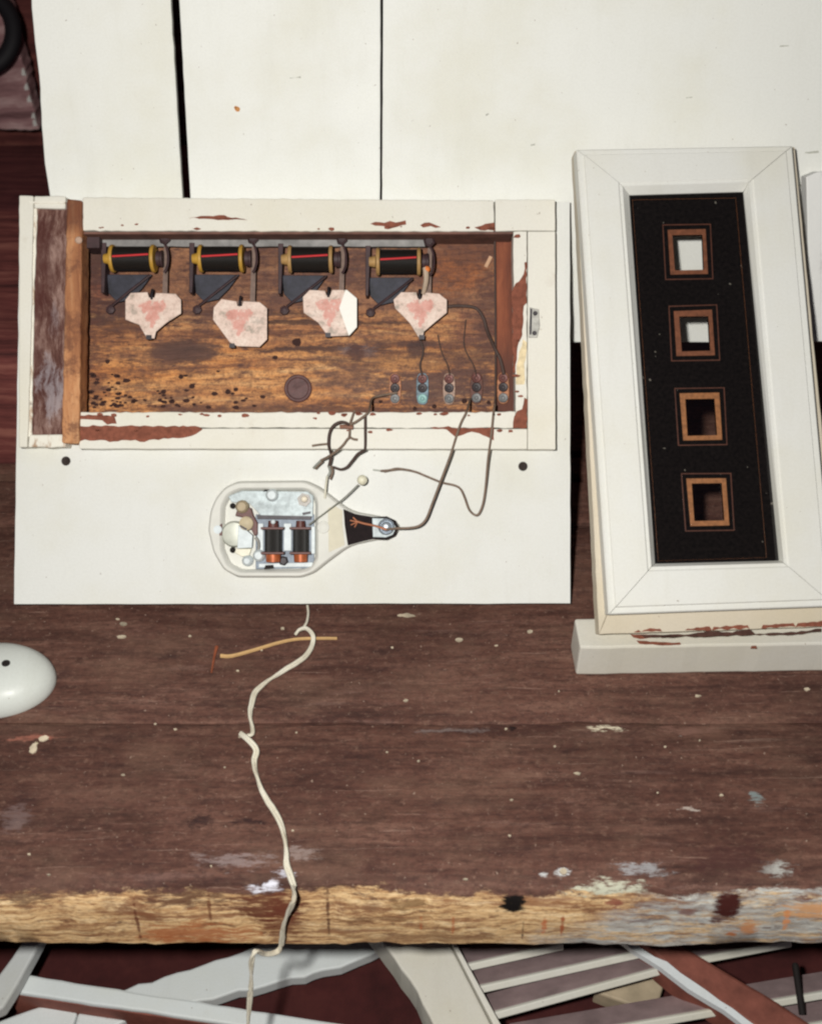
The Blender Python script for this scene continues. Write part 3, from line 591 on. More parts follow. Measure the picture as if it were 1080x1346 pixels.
# ---- flags
def flag_mat(white=False):
    q = N('flag_enamel_half' if white else 'flag_enamel', .5, 0, .4)
    oi = q.n('ObjectInfo'); sh = q.n('VectorMath'); sh.operation = 'SCALE'; sh.inputs['Scale'].default_value = 3.7
    cmb = q.n('CombineXYZ'); q.t.links.new(oi.outputs['Random'], cmb.inputs[0]); q.t.links.new(oi.outputs['Random'], cmb.inputs[1]); q.t.links.new(cmb.outputs[0], sh.inputs[0])
    ad = q.n('VectorMath'); q.t.links.new(q.P, ad.inputs[0]); q.t.links.new(sh.outputs[0], ad.inputs[1]); p = ad.outputs[0]
    k = q.ramp(q.noise(110, p, 6, .65), [(.36, S(160, 146, 132)), (.47, S(212, 186, 172)), (.64, S(224, 204, 190))])
    k = q.mix(q.step(q.noise(70, p, 4, .6), .58, .68, 0, .6), k, S(150, 140, 128))
    w = q.warp(170, .009)
    k = q.mix(q.step(q.noise(420, p, 6, .8), .45, .68, 0, .5), k, S(150, 132, 116))
    sp = q.math('MAXIMUM', q.math('MAXIMUM', q.spot((-.004, .002, 0), (.0062, .0048), w, .5), q.spot((.0045, .002, 0), (.0062, .0048), w, .5)), q.math('MAXIMUM', q.spot((0, -.003, 0), (.0058, .0075), w, .5), q.spot((-.0005, -.009, 0), (.0026, .005), w, .5)))
    k = q.mix(q.math('MULTIPLY', q.rag(sp, q.noise(260, p, 6, .75), .10, .40, .60), .65), k, S(200, 118, 104))
    if white:
        xyz = q.sep(); v = q.math('ADD', xyz[0], q.math('MULTIPLY', q.math('ABSOLUTE', xyz[1]), -.35))
        k = q.mix(q.step(v, .0066, .0072), k, (.80, .78, .72, 1))
    q.col(k); q.bump(q.noise(260), .0004, .4); return q.m
FM, FMW = flag_mat(), flag_mat(True)
FLAGS = [([(165, 394), (172, 385), (194, 384), (196, 391), (203, 391), (205, 385), (231, 386), (238, 394), (238, 412), (219, 424), (205, 436), (203, 445), (193, 444), (183, 427), (165, 420)], FM, 'heart shaped flag, first from the left'),
         ([(281, 404), (291, 393), (311, 396), (312, 402), (318, 402), (320, 396), (341, 397), (351, 405), (351, 446), (341, 456), (312, 455), (302, 450), (291, 435), (280, 420)], FM, 'flag with a square lower right corner'),
         ([(398, 390), (407, 381), (427, 382), (429, 388), (434, 388), (436, 381), (456, 381), (469, 392), (469, 430), (459, 441), (435, 442), (428, 438), (418, 424), (399, 411)], FMW, 'flag with a clean white right half'),
         ([(517, 394), (527, 384), (547, 384), (549, 392), (554, 392), (556, 384), (577, 386), (587, 394), (587, 411), (572, 423), (557, 436), (555, 445), (551, 445), (538, 424), (519, 405)], FM, 'heart shaped flag, rightmost of the four')]
for (L, mt, lab), nx in zip(FLAGS, (199.5, 315.5, 431.5, 551.5)):
    L = L[::-1]; h = .0165 + DZ; P = ap(L, h); c = sum(P, Vector((0, 0))) / len(P)
    o = link('flag', prism(BM(), [q - c for q in P], -.0012, 0), mt, ind, bevel=.0003, loc=(c.x, c.y, h)); o['label'] = lab
    ny = min(q[1] for q in L)
    pc = A(nx, ny + 4, h)
    link('hook', tube(BM(), [(pc.x - c.x, pc.y - c.y + .0045, -.003), (pc.x - c.x, pc.y - c.y, .0004), (pc.x - c.x, pc.y - c.y - .0028, -.0006)], .0011, 6), DSTEEL, o, smooth=True)
    tip = A(min(L, key=lambda t: (abs(t[1] - max(z[1] for z in L)) > 6, t[0]))[0] + 3, max(z[1] for z in L) - 1, h)
    link('stop', prism(BM(), [(tip.x - c.x - .002, tip.y - c.y - .0012), (tip.x - c.x + .002, tip.y - c.y - .0012), (tip.x - c.x + .002, tip.y - c.y + .002), (tip.x - c.x - .002, tip.y - c.y + .002)], -.002, .0004), DSTEEL, o)

# ---- terminals
TM = {'brass': plain('brass', S(144, 91, 56), .5, .1, .6, 420), 'blue': plain('verdigris', S(100, 119, 129), .55, .1, .6, 420), 'pale': plain('pale_brass', S(141, 114, 98), .5, .1, .6, 420), 'brown': plain('brown_brass', S(90, 54, 44), .6, .1, .6, 420)}
SCR = [plain('screw_rust', S(92, 48, 42), .5, .2, .4, 400), plain('screw_black', S(40, 30, 32), .5, .2, .4, 400), plain('screw_grey', S(98, 98, 98), .5, .2, .4, 400), plain('screw_verdigris', S(120, 160, 156), .5, .1, .3, 400)]
for i, (px, py, mt, hh) in enumerate([(519, 511, 'brass', DF), (555, 511, 'blue', DF), (590, 511, 'pale', DF), (626, 510, 'brown', DF), (661, 510, 'brass', DF + .006)]):
    P = []
    for t in range(20):
        a = 2 * math.pi * t / 20; P.append((px + 8.2 * math.copysign(abs(math.cos(a)) ** .7, math.cos(a)), py - 21 * math.copysign(abs(math.sin(a)) ** .6, math.sin(a))))
    o = link('terminal', prism(BM(), ap(P, hh + .002), hh + .0001, hh + .002), TM[mt], ind, bevel=.0004)
    for j, dy in enumerate((-13, -1, 13)):
        sm = SCR[3] if (i == 1 and j == 2) else SCR[j]
        c = A(px, py + dy, hh + .002)
        link('screw', lathe(BM(), c, (0, 0, 1), [(0, .0036), (.0010, .0035), (.0013, .0030), (.0011, .0014), (.0003, .0010), (.0003, .0002)], 12), sm, o, smooth=True)
# ---- small wires inside the case
WD = plain('wire_dark', S(70, 54, 48), .7); WT = plain('wire_taupe', S(116, 98, 84), .7, 0, .25, 300); WS = plain('wire_silver', S(158, 160, 152), .45, .3); WC = plain('wire_copper', S(170, 110, 80), .5, .4)
def wire(L, r, mt, parent=ind, name='wire', **kw): return link(name, tube(BM(), [A(a, b, h) for a, b, h in L], r, 8, **kw), mt, parent, smooth=True)
wire([(585, 403, .006 + DZ), (605, 402, .005 + DZ), (625, 405, .005 + DZ), (635, 418, .0055 + DZ), (640, 435, .006 + DZ), (650, 458, .0125 + DZ), (657, 472, .012 + DZ), (662, 492, .0135 + DZ)], .0013, WD)
wire([(552, 446, .006 + DZ), (556, 462, .005 + DZ), (552, 480, .005 + DZ), (555, 494, .0065 + DZ)], .0008, WD)
wire([(575, 440, .0045 + DZ), (580, 462, .004 + DZ), (588, 480, .004 + DZ), (591, 494, .0065 + DZ)], .0005, WD)
wire([(612, 420, .0045 + DZ), (610, 455, .004 + DZ), (622, 480, .004 + DZ), (626, 494, .0065 + DZ)], .0005, WD)
wire([(650, 306, .011 + DZ), (651, 420, .0115 + DZ), (651, 500, .013 + DZ), (650, 536, .020 + DZ), (648.5, 545, H + .003)], .0008, WD)
# ---- wires over the lower rail
wire([(650, 532, .010), (648, 545, H + .002), (645, 575, H + .002), (641, 605, .014), (638, 640, .008), (634, 664, .007), (627, 677, .006), (617, 671, .005), (610, 653, .005), (605, 643, .0045), (597, 638, .004), (580, 634, .004), (560, 626, .004), (545, 620, .004), (528, 617, .003), (515, 618, .003), (505, 620, .003)], .00085, WT)
wire([(540, 618.5, .0055), (522, 616, .005), (512, 618, .004), (500, 619, .004)], .00085, WT)
wire([(505, 620, .003), (498, 618.5, .0025), (490, 617.5, .0022)], .0006, WS)
wire([(618, 524, -.008), (613, 541, H), (606, 555, H + .002), (600, 572, H + .002), (592, 598, .016), (580, 630, .015), (568, 662, .014), (560, 682, .014), (551, 691, .014), (538, 694, .014), (522, 694.5, .0145), (508, 696, .014)], .00085, WT)
wire([(508, 696, .014), (492, 691, .013), (478, 688, .012), (468, 685, .0115)], .0008, WC)
for a, b in ((461, 690), (460, 684), (464, 680), (466, 693)): wire([(470, 686, .0115), (a, b, .0113)], .0005, WC, smooth=False)
wire([(522, 516, -.009), (500, 520, -.008), (489, 524, -.004), (486, 536, H - .004), (483, 543, H + .003), (470, 553, H + .004), (459, 559, H + .004)], .00085, WT)
wire([(459, 560, H + .004), (455, 556, H + .006), (447, 555, H + .006), (438, 560, H + .006), (433, 570, H + .005), (432, 585, H + .004), (435, 597, H - .002), (434, 606, .012), (432, 614, .010)], .0011, WD)
wire([(466, 540, H), (463, 548, H + .002), (460, 558, H + .003), (459, 574, H + .003), (456, 578, H + .003), (449, 587, H + .003), (438, 596, H), (430, 601, .014), (422, 605, .011)], .00085, WT)
wire([(422, 605, .011), (415, 612, .008), (412, 615, .006)], .0009, WS)
wire([(424, 606, .0105), (418, 612, .008), (415, 616, .006)], .0009, WT)
wire([(432, 612, .011), (434, 620, .009), (431, 626, .008)], .0010, WS)
wire([(435, 612, .010), (437, 620, .009), (434, 630, .008)], .00085, WT)
wire([(430, 626, .008), (428, 640, .012), (427, 655, .011)], .0008, plain('wire_cream', S(208, 204, 186)))
wire([(480, 546, H + .002), (480, 565, H + .003), (480, 588, H + .001), (478, 592, .014), (470, 597, .012), (462, 607, .009), (456, 614, .008), (448, 617, .005), (438, 614, .004)], .0010, WD)
wire([(447, 561, H + .003), (456, 561, H + .004), (464, 562, H + .004)], .0016, plain('wire_rust', S(128, 88, 70)))
wire([(410, 586, H + .0015), (420, 584.5, H + .0015), (431, 583.5, H + .002)], .0008, WT)
wire([(459, 574, H + .002), (464, 577, H + .0015), (470, 578, H + .001)], .0009, WT)

# ---- the small bell mechanism
ENA = plain('cream_enamel', (.64, .635, .585, 1), .55, 0, .05, 60, .12)
HT = .0095
OUT = [(274, 697), (277, 672), (284, 655), (296, 641), (312, 634), (400, 633), (418, 641), (450, 666), (466, 675), (490, 680), (508, 679), (519, 684), (524, 694), (519, 704), (508, 709), (490, 708), (470, 712), (452, 721), (428, 739), (412, 752), (396, 758), (312, 758), (294, 748), (281, 726)]
INN = [(291, 697), (292, 665), (300, 650), (316, 643), (400, 643), (412, 648), (416, 660), (416, 735), (409, 747), (396, 751), (316, 751), (300, 743), (291, 722)]
def radial(L, h, c, n=160):
    P = [A(a, b, h).xy for a, b in L]; out = []
    for i in range(n):
        a = 2 * math.pi * i / n; d = Vector((math.cos(a), math.sin(a))); best = 0
        for j in range(len(P)):
            p, q = P[j] - c, P[(j + 1) % len(P)] - c; e = q - p; den = d.x * e.y - d.y * e.x
            if abs(den) < 1e-12: continue
            t = (p.x * e.y - p.y * e.x) / den; s = (p.x * d.y - p.y * d.x) / den
            if -1e-6 <= s <= 1 + 1e-6 and t > best: best = t
        out.append(best)
    for _ in range(2): out = [(out[i - 1] + 2 * out[i] + out[(i + 1) % n]) / 4 for i in range(n)]
    return [c + Vector((math.cos(2 * math.pi * i / n), math.sin(2 * math.pi * i / n))) * r for i, r in enumerate(out)]
cc = A(354, 697, HT).xy; ro = radial(OUT, HT, cc); ri = radial(INN, HT, cc)
bm = BM(); loops = []
for f, z in ((1.03, .0002), (1.015, HT - .003), (.997, HT - .0008), (.975, HT)): loops.append([bm.verts.new((*(cc + (q - cc) * f), z)) for q in ro])
for f, z in ((1.04, HT), (1.0, HT - .0012), (.955, .003)): loops.append([bm.verts.new((*(cc + (q - cc) * f), z)) for q in ri])
n = len(ro)
for a, b in zip(loops, loops[1:]):
    for i in range(n): bm.faces.new((a[i], a[(i + 1) % n], b[(i + 1) % n], b[i]))
bm.faces.new(loops[-1][::-1])
bell = link('bell_base', bm, ENA, ind, smooth=True)
SIL = plain('bright_plate', S(166, 176, 178), .5, .1, .35, 190); WHI = plain('white_metal', S(204, 212, 214), .5, 0, .14, 190)
BRN = plain('brown_bakelite', S(88, 48, 42), .5, 0, .3, 300); CPR = plain('copper_flange', S(176, 96, 58), .45, .3, .2, 300)
BL = lambda name, bm, mt, **kw: link(name, bm, mt, bell, **kw)
BL('cavity_plate', prism(BM(), ap([(336, 748), (408, 747), (413, 736), (413, 676), (336, 676)], .0045), .0032, .0045), plain('blue_grey_plate', S(112, 122, 134), .5, .1, .3, 200), bevel=.0003)
BL('top_plate', prism(BM(), ap([(344, 679), (411, 679), (412, 652), (404, 646), (318, 645), (300, 652), (304, 660), (328, 662)], .007), .0032, .007), SIL, bevel=.0004)
BL('frame_bar', prism(BM(), ap([(338, 682), (408, 683), (409, 678.5), (338, 677)], .009), .007, .009), DSTEEL)
BL('armature', prism(BM(), ap([(312, 721), (331, 720), (332, 704), (324, 697), (313, 690)], .0105), .004, .0105), WHI, bevel=.0004)
BL('gong_stub', lathe(BM(), A(309, 702, .0032), (0, 0, 1), [(0, .0095), (.003, .0095), (.005, .0082), (.0055, .004)], 24), plain('pale_grey', S(182, 184, 172), .4, .1), smooth=True)
BL('contact_block', prism(BM(), rough_poly(ap([(309, 678), (318, 680), (331, 697), (334, 704), (339, 703), (339, 688), (333, 678), (330, 668), (322, 667), (312, 671)], .0085), .004, .0006), .0032, .0085), BRN, bevel=.0006)
BL('knob', lathe(BM(), A(319, 666, .007), (0, 0, 1), [(0, .0048), (.004, .0046), (.006, .003)], 14), plain('tan_knob', S(166, 150, 122), .6), smooth=True)
BL('knob', lathe(BM(), A(324, 688, .0085), (0, 0, 1), [(0, .0052), (.002, .005), (.0035, .003)], 14), plain('cream_knob', S(190, 176, 146), .6), smooth=True)
BL('spring', prism(BM(), ap([(316, 690), (325, 695), (323, 697), (315, 692)], .0122), .0118, .0122), DSTEEL)
BL('bracket', prism(BM(), ap([(305, 725), (318, 732), (328, 730), (331, 721), (310, 721)], .006), .0032, .006), plain('cream_metal', S(200, 196, 178), .45, .1), bevel=.0005)
BL('screw', lathe(BM(), A(326, 737, .0035), (0, 0, 1), [(0, .0042), (.004, .0038), (.006, .002)], 14), WHI, smooth=True)
BL('hook', tube(BM(), [A(336, 706, .006), A(340, 712, .006), A(340, 722, .006), A(334, 731, .006)], .0013, 8), STEEL, smooth=True)
BL('screw', lathe(BM(), A(341, 730, .0045), (0, 0, 1), [(0, .0046), (.004, .0042), (.006, .0026)], 16), WHI, smooth=True)
for px, wd in ((359, 11.6), (395, 10.6)):
    r = wd * (PD - .010) / FPX; y0, y1 = A(px, 726, .011).y, A(px, 695, .011).y; x = A(px, 700, .011).x
    BL('coil', lathe(BM(), (x, y0, .0095), (0, 1, 0), [(0, r), (y1 - y0, r)], 20), WIND, smooth=True)
    for yy in (y0 - .0012, y1 - .0004): BL('flange', box(BM(), x - r * 1.3, x + r * 1.3, yy, yy + .0016, .0045, .0095 + r + .0005), BRN, bevel=.0003)
    BL('core', lathe(BM(), (x, y0 - .0068, .0105), (0, 1, 0), [(0, r * .82), (.0054, r * .86)], 16), CPR, smooth=True)
    BL('pole', lathe(BM(), (x, y1 + .0012, .0105), (0, 1, 0), [(0, r * .62), (.0045, r * .55)], 12), BRN, smooth=True)
BL('rivet', ball(BM(), A(359, 686, .0145), .0018, 10), WHI, smooth=True)
BL('spacer', prism(BM(), ap([(373, 724), (383, 724), (383, 688), (373, 688)], .0075), .0045, .0075), WHI, bevel=.0004)
BL('spacer', prism(BM(), ap([(409, 728), (414, 728), (414, 692), (409, 692)], .0075), .0045, .0075), WHI, bevel=.0004)
BL('spacer', prism(BM(), ap([(338, 735), (346, 735), (346, 688), (338, 688)], .0065), .0045, .0065), WHI, bevel=.0004)
BL('spacer', prism(BM(), ap([(340, 746), (410, 745), (411, 739), (380, 740), (340, 741)], .006), .0045, .006), WHI, bevel=.0004)
BL('nut', lathe(BM(), A(373, 737, .0045), (0, 0, 1), [(0, .0036), (.003, .0036), (.0036, .0024)], 6), DSTEEL)
BL('screw', lathe(BM(), A(358, 651, .007), (0, 0, 1), [(0, .0046), (.003, .0044), (.005, .0028)], 16), WHI, smooth=True)
BL('nut', lathe(BM(), A(400, 657, .007), (0, 0, 1), [(0, .005), (.0025, .005)], 6), plain('grey_nut', S(92, 88, 84), .4, .3)); BL('screw', ball(BM(), A(400, 656, .0105), .0026, 10), plain('cream_head', S(226, 216, 196), .4), smooth=True)
for L in ([(346, 646), (358, 646), (356, 643.5), (348, 643.5)], [(347, 748), (360, 747), (359, 742.5), (349, 743)]):
    BL('slot', prism(BM(), ap(L, .0075), .0045, .0083), DARK)
for px, py, r in ((306, 665, .0022), (306, 723, .0022)): BL('pin', ball(BM(), A(px, py, .006), r, 10), DARK, smooth=True)
BL('pin', prism(BM(), ap([(397, 674), (408, 672), (408, 675), (398, 677)], .009), .007, .009), DSTEEL)
BL('screw', lathe(BM(), A(287, 696, HT - .002), (0, 0, 1), [(0, .0035), (.0028, .003)], 12), WHI, smooth=True)
BL('screw_shade', prism(BM(), ap([(288.5, 704), (292, 704), (292, 688), (289, 690)], HT), HT - .0005, HT + .0003), BRN)
BL('lug', lathe(BM(), A(425, 693, HT - .0004), (0, 0, 1), [(0, .0046), (.0014, .0042), (.0012, .003), (.0006, .002)], 18), ENA, smooth=True)
BL('neck_collar', prism(BM(), ap([(432, 726), (453, 716.5), (450, 690), (450, 671), (440, 665), (431, 668)], HT), HT - .0008, HT + .0002), plain('cream_collar', S(206, 200, 180), .6, 0, .06, 120, .12), bevel=.0002)
BL('neck_insert', prism(BM(), rough_poly(ap([(457, 717), (470, 713), (490, 709), (508, 709.5), (519, 704.5), (524.5, 694), (519.5, 684), (508, 678.6), (490, 679.5), (466, 675), (451, 669), (453, 690)], HT + .0006), .004, .0003), HT - .004, HT + .0006), plain('black_bakelite', S(30, 22, 23), .7, 0, .3, 200, .1), bevel=.0004)
BL('terminal_plate', prism(BM(), ap([(490, 706), (507, 706.5), (516, 703), (520.5, 694), (516.5, 686), (507, 681.5), (489, 681)], HT + .0018), HT + .0006, HT + .0018), SIL, bevel=.0003)
BL('terminal_screw', lathe(BM(), A(507.5, 692.5, HT + .0018), (0, 0, 1), [(0, .006), (.0012, .0058), (.0016, .005), (.0006, .0042), (.001, .0036), (.0018, .002)], 24), plain('screw_steel', S(150, 158, 166), .35, .5, .3, 400), smooth=True)
BL('hammer_rod', tube(BM(), [A(406, 690, .010), A(430, 672, .0125), A(452, 655, .0125), A(471, 637, .012)], .0006, 6), plain('rod_grey', S(146, 146, 134), .45, .4), smooth=True)
BL('hammer_ball', ball(BM(), A(476, 631, .012), .0037, 16), plain('cream_ball', S(222, 218, 194), .35), smooth=True)

# ------------------------------------------------------------------ black glass frame
FRW = paint('frame_paint', (.69, .69, .655, 1), .08, True, .5, 8.8)
FBODY = paint('frame_side_paint', (.56, .50, .40, 1), .5, True, .6, 2.2)
frm = empty('indicator_frame', FRAME, 'white mitred frame holding a black glass panel with four gold edged square windows', 'glazed frame')
G = FRAME.at
def gp_(L, h): return [v.xy for v in FRAME.pts(L, h)]
OQ = gp_([(800, 808), (1097, 797), (1042, 190.5), (758, 195.5)], 0); IQ = gp_([(856, 745), (1030, 740), (984, 239), (818, 244)], 0); JQ = gp_([(860.5, 741), (1024, 737), (977, 251.5), (826.5, 256)], -.006)
lerp = lambda a, b, t: [p + (q - p) * t for p, q in zip(a, b)]
nest = [(OQ, -.0125), (OQ, -.0022), (lerp(OQ, IQ, .03), -.0012), (lerp(OQ, IQ, .145), -.0012), (lerp(OQ, IQ, .17), 0), (lerp(OQ, IQ, .90), 0), (lerp(OQ, IQ, .93), -.0008), (IQ, -.0008), (JQ, -.0065), (JQ, -.0125)]
for i in range(4):
    bm = BM(); j = (i + 1) % 4; rows = []
    d = (OQ[j] - OQ[i]).normalized() * .00022
    for Q, z in nest: rows.append((bm.verts.new((*(Q[i] + d), z)), bm.verts.new((*(Q[j] - d), z))))
    for a, b in zip(rows, rows[1:] + rows[:1]): bm.faces.new((a[0], a[1], b[1], b[0]))
    bm.faces.new([r[0] for r in rows]); bm.faces.new([r[1] for r in rows][::-1])
    link('rail', bm, FRW, frm)
BQ = gp_([(787, 834), (1105, 823), (1044, 193), (755, 198)], -.0127); th = .010
BI = lerp(BQ, [sum(BQ, Vector((0, 0))) / 4] * 4, .14)
for i in range(4):
    j = (i + 1) % 4
    bm = prism(BM(), rough_poly([BQ[i], BQ[j], BI[j], BI[i]], .008, .0004, i), -.025, -.0127)
    link('side_board', bm, FBODY, frm, bevel=.0006)
# peeled seam along the foot
bm = BM()
for a, b, w_, s in ((832, 842, 3, 1), (842, 870, 5, 2), (900, 935, 4, 3), (935, 985, 5, 4), (1000, 1045, 5, 5), (1045, 1085, 6, 6)):
    t = lambda x: 834 - (x - 787) * .0346
    prism(bm, rough_poly(gp_([(a, t(a) - 1), (b, t(b) - 1), (b - 3, t(b) - w_ - 1), (a + 3, t(a) - w_)], -.0122), .002, .0010, s), -.0135, -.0122)
link('peeled_patch', bm, PEEL, frm)
for L in ([(842, 834), (905, 834), (930, 829), (962, 831), (985, 826), (992, 833), (1040, 831), (1078, 826), (1078, 830), (1040, 834.5), (985, 835), (930, 836), (845, 838)], [(868, 838), (890, 838), (892, 836), (870, 835)]):
    link('peeled_gap', prism(BM(), rough_poly(gp_(L, -.0119), .003, .0009, 9), -.0125, -.0119), plain('gap_dark', S(70, 44, 36), .9, 0, .4, 200), frm)
BLK = N('black_glass', .09, 0, .35); bk = BLK.ramp(BLK.noise(400, None, 3), [(.3, S(14, 12, 12)), (.75, S(26, 22, 21))]); bk = BLK.mix(BLK.step(BLK.noise(210, None, 1, .5), .765, .785, 0, .4), bk, S(150, 144, 132)); BLK.col(bk); BLK.rough(BLK.step(BLK.noise(25, None, 6), .4, .7, .06, .22)); BLK = BLK.m
WINS = [([(877, 302), (926.7, 301), (930, 360), (880.7, 361)], [(883, 309), (922.6, 308.5), (924.5, 354.5), (886.5, 355.4)]),
        ([(885, 409), (935, 407), (939, 467), (888.6, 468)], [(892, 416), (930.5, 415.5), (933, 461), (895.5, 462)]),
        ([(892.7, 517), (944.7, 516), (948.5, 578), (897.5, 579)], [(900, 524.6), (938.5, 524), (942, 572), (903, 573)]),
        ([(901.5, 629), (953.5, 628.6), (958, 690.6), (907, 691.6)], [(908.5, 635.5), (948, 635), (951.5, 684), (912, 685)])]
HG = -.0075
bm = BM(); es = []
for L in [[(856, 747), (1030, 743), (981, 245), (820, 250)]] + [w[1] for w in WINS]:
    vs = [bm.verts.new((*p, HG)) for p in gp_(L, HG)]
    for i in range(len(vs)): es.append(bm.edges.new((vs[i], vs[(i + 1) % len(vs)])))
bmesh.ops.triangle_fill(bm, use_beauty=True, use_dissolve=False, edges=es)
ex = bmesh.ops.extrude_face_region(bm, geom=bm.faces[:])
for v in ex['geom']:
    if isinstance(v, bmesh.types.BMVert): v.co.z -= .0025
blk = link('black_panel', bm, BLK, frm)
GOLD = plain('gold_line', S(140, 92, 56), .5, .1, .3, 300); DGOLD = plain('faint_gold_line', S(78, 44, 32), .5, .1, .25, 200); MGOLD = plain('dull_gold_line', S(124, 78, 50), .45, .2, .2, 200)
def ring(name, o, i, mt):
    bm = BM(); z = HG + .0003; a = [bm.verts.new((*p, z)) for p in gp_(o, z)]; b = [bm.verts.new((*p, z)) for p in gp_(i, z)]
    c = [bm.verts.new((*p, z - .00028)) for p in gp_(o, z)]; d = [bm.verts.new((*p, z - .00028)) for p in gp_(i, z)]
    for k_ in range(4):
        j = (k_ + 1) % 4; bm.faces.new((a[k_], a[j], b[j], b[k_])); bm.faces.new((c[k_], c[j], a[j], a[k_])); bm.faces.new((b[k_], b[j], d[j], d[k_]))
    return link(name, bm, mt, frm)
def grow(L, e):
    c = (sum(p[0] for p in L) / 4, sum(p[1] for p in L) / 4); return [(p[0] + math.copysign(e, p[0] - c[0]), p[1] + math.copysign(e, p[1] - c[1])) for p in L]
for i, (o, n_) in enumerate(WINS):
    ring('window_frame', o, n_ if i > 1 else n_ if False else n_, GOLD if i > 1 else (plain('brown_line', S(110, 66, 44), .5, .1, .3, 300))); ring('outline', grow(o, 7), grow(o, 5.6), DGOLD)
BO = [(832, 264), (965, 261.5), (1005.5, 731.5), (866, 736)]
ring('border_line', grow(BO, 1.4), grow(BO, -1.3), plain('border_gold', S(146, 90, 52), .5, .1, .25, 200))
gl = N('clear_glass', .03); tr = gl.n('BsdfTransparent'); gs_ = gl.n('BsdfGlossy'); gs_.inputs['Roughness'].default_value = .03; mx = gl.n('MixShader'); mx.inputs[0].default_value = .04
gl.t.links.new(tr.outputs[0], mx.inputs[1]); gl.t.links.new(gs_.outputs[0], mx.inputs[2]); gl.t.links.new(mx.outputs[0], gl.t.nodes['Material Output'].inputs['Surface'])
for o, n_ in WINS:
    link('pane', prism(BM(), gp_(grow(n_, -.6)[::-1], HG - .002), HG - .0022, HG - .0014), gl.m, frm)
# block under the frame
tp = [v.xy for v in BENCH.pts([(762, 851), (1140, 845), (1140, 806), (753, 813)], .0295)]
tp = [tp[0], tp[1], Vector((tp[1].x, tp[2].y)), Vector((tp[0].x - .001, tp[3].y))]
tp[2].y = max(tp[2].y, tp[3].y + .004)
base = Fr(Vector((tp[0].x, tp[0].y, 0)), AX, Vector((0, 1, 0)))
o = link('painted_block', prism(BM(), rough_poly([p - tp[0] for p in tp], .01, .0005, 2), .0006, .0295), paint('block_paint', (.62, .60, .54, 1), .22, True, .5, 4.4), fr=base, bevel=.0015)
tag(o, 'white painted wooden block lying under the foot of the black glass frame', 'block')
bm = BM()
for L, s in (([(836, 842), (862, 844), (893, 845), (894, 847), (870, 848), (840, 846)], 2), ([(987, 849), (993, 849), (994, 852), (986, 852)], 4), ([(828, 834), (850, 834), (856, 838), (840, 840), (832, 838)], 5)):
    prism(bm, rough_poly([v.xy - tp[0] for v in BENCH.pts(L[::-1], .0297)], .002, .0006, s), .029, .0298)
link('peeled_patch', bm, PEEL, o)

# ------------------------------------------------------------------ small things on the bench
def bt(L, h): return [BENCH.at(a, b, hh if False else h) for a, b in L]
CORD = N('cotton_cord', .85, 0, .15); wv = CORD.noise(1, CORD.map((500, 500, 500)), 3); CORD.col(CORD.ramp(CORD.noise(60), [(.3, S(176, 166, 146)), (.5, S(208, 202, 184)), (.75, S(222, 218, 204))])); CORD.bump(wv, .0006, .6)
hc = .0035
P1 = bt([(404, 796), (405, 806), (403, 818), (398, 826)], hc)
P2 = [BENCH.at(388, 834, hc), BENCH.at(394, 828, .006), BENCH.at(403, 826, .0075), BENCH.at(411, 835, .007)] + bt([(411, 846), (405, 858), (396, 867), (372, 882), (352, 895), (338, 907), (331, 922), (329, 940), (331, 955), (331, 965), (325, 967)], hc)
P3 = [BENCH.at(316, 964, .005), BENCH.at(324, 970, .007), BENCH.at(333, 979, .007), BENCH.at(337, 988, .005)] + bt([(334, 1000), (336, 1015), (341, 1032), (347, 1045), (358, 1062), (368, 1080), (374, 1100), (376, 1120), (377, 1138), (382, 1152), (386, 1165)], hc)
e0 = BENCH.at(386, 1168, .003)
def fp(px, py, dy=0.0):                                  # on the bench's front face
    r = ray(px, py); y = y_f - .013 - dy; t = (y - 0) / r.y; return CAM + r * t
P4 = P3[-1:] + [fp(386, 1182), fp(379, 1200), fp(373, 1215), fp(371, 1232), fp(369, 1245), fp(362, 1252, .002), fp(348, 1254, .006), fp(336, 1250, .010), fp(331, 1262, .012), fp(330, 1290, .014), fp(327, 1330, .02), fp(325, 1380, .03), fp(326, 1460, .05)]
bm = BM(); tube(bm, P1, .0009, 6); twin(bm, P2, .00112, .036, 1); twin(bm, P3, .00112, .034, 2); twin(bm, P4, .00100, .034, 4)
cf = Fr(P3[0].copy(), AX, Vector((0, 1, 0)))
for v in bm.verts: v.co -= P3[0]
tag(link('cotton_cord', bm, CORD.m, fr=cf, smooth=True), 'twisted off white cord trailing across the bench and over its front edge', 'cord')
def loose(name, L, h, r, mt, label, cat, r1=None):
    P = bt(L, h); o = P[0].copy(); bm = tube(BM(), [p - o for p in P], r, 6, 6, r1=r1)
    return tag(link(name, bm, mt, fr=Fr(o, AX, Vector((0, 1, 0))), smooth=True), label, cat)
loose('straw', [(443, 839), (420, 839), (390, 840), (365, 845), (335, 854), (305, 862), (290, 862)], .0016, .0011, plain('straw_tan', S(176, 142, 96, 1.2), .7, 0, .2), 'thin tan straw lying under the hooked top of the cord', 'straw', .0015)
loose('splinter', [(285, 850), (282, 862), (278, 884)], .0016, .0013, plain('splinter_red', S(124, 66, 42, 1.2), .7, 0, .3), 'small reddish wood splinter lying left of the straw', 'splinter', .0006)
bm = BM(); rnd = random.Random(4)
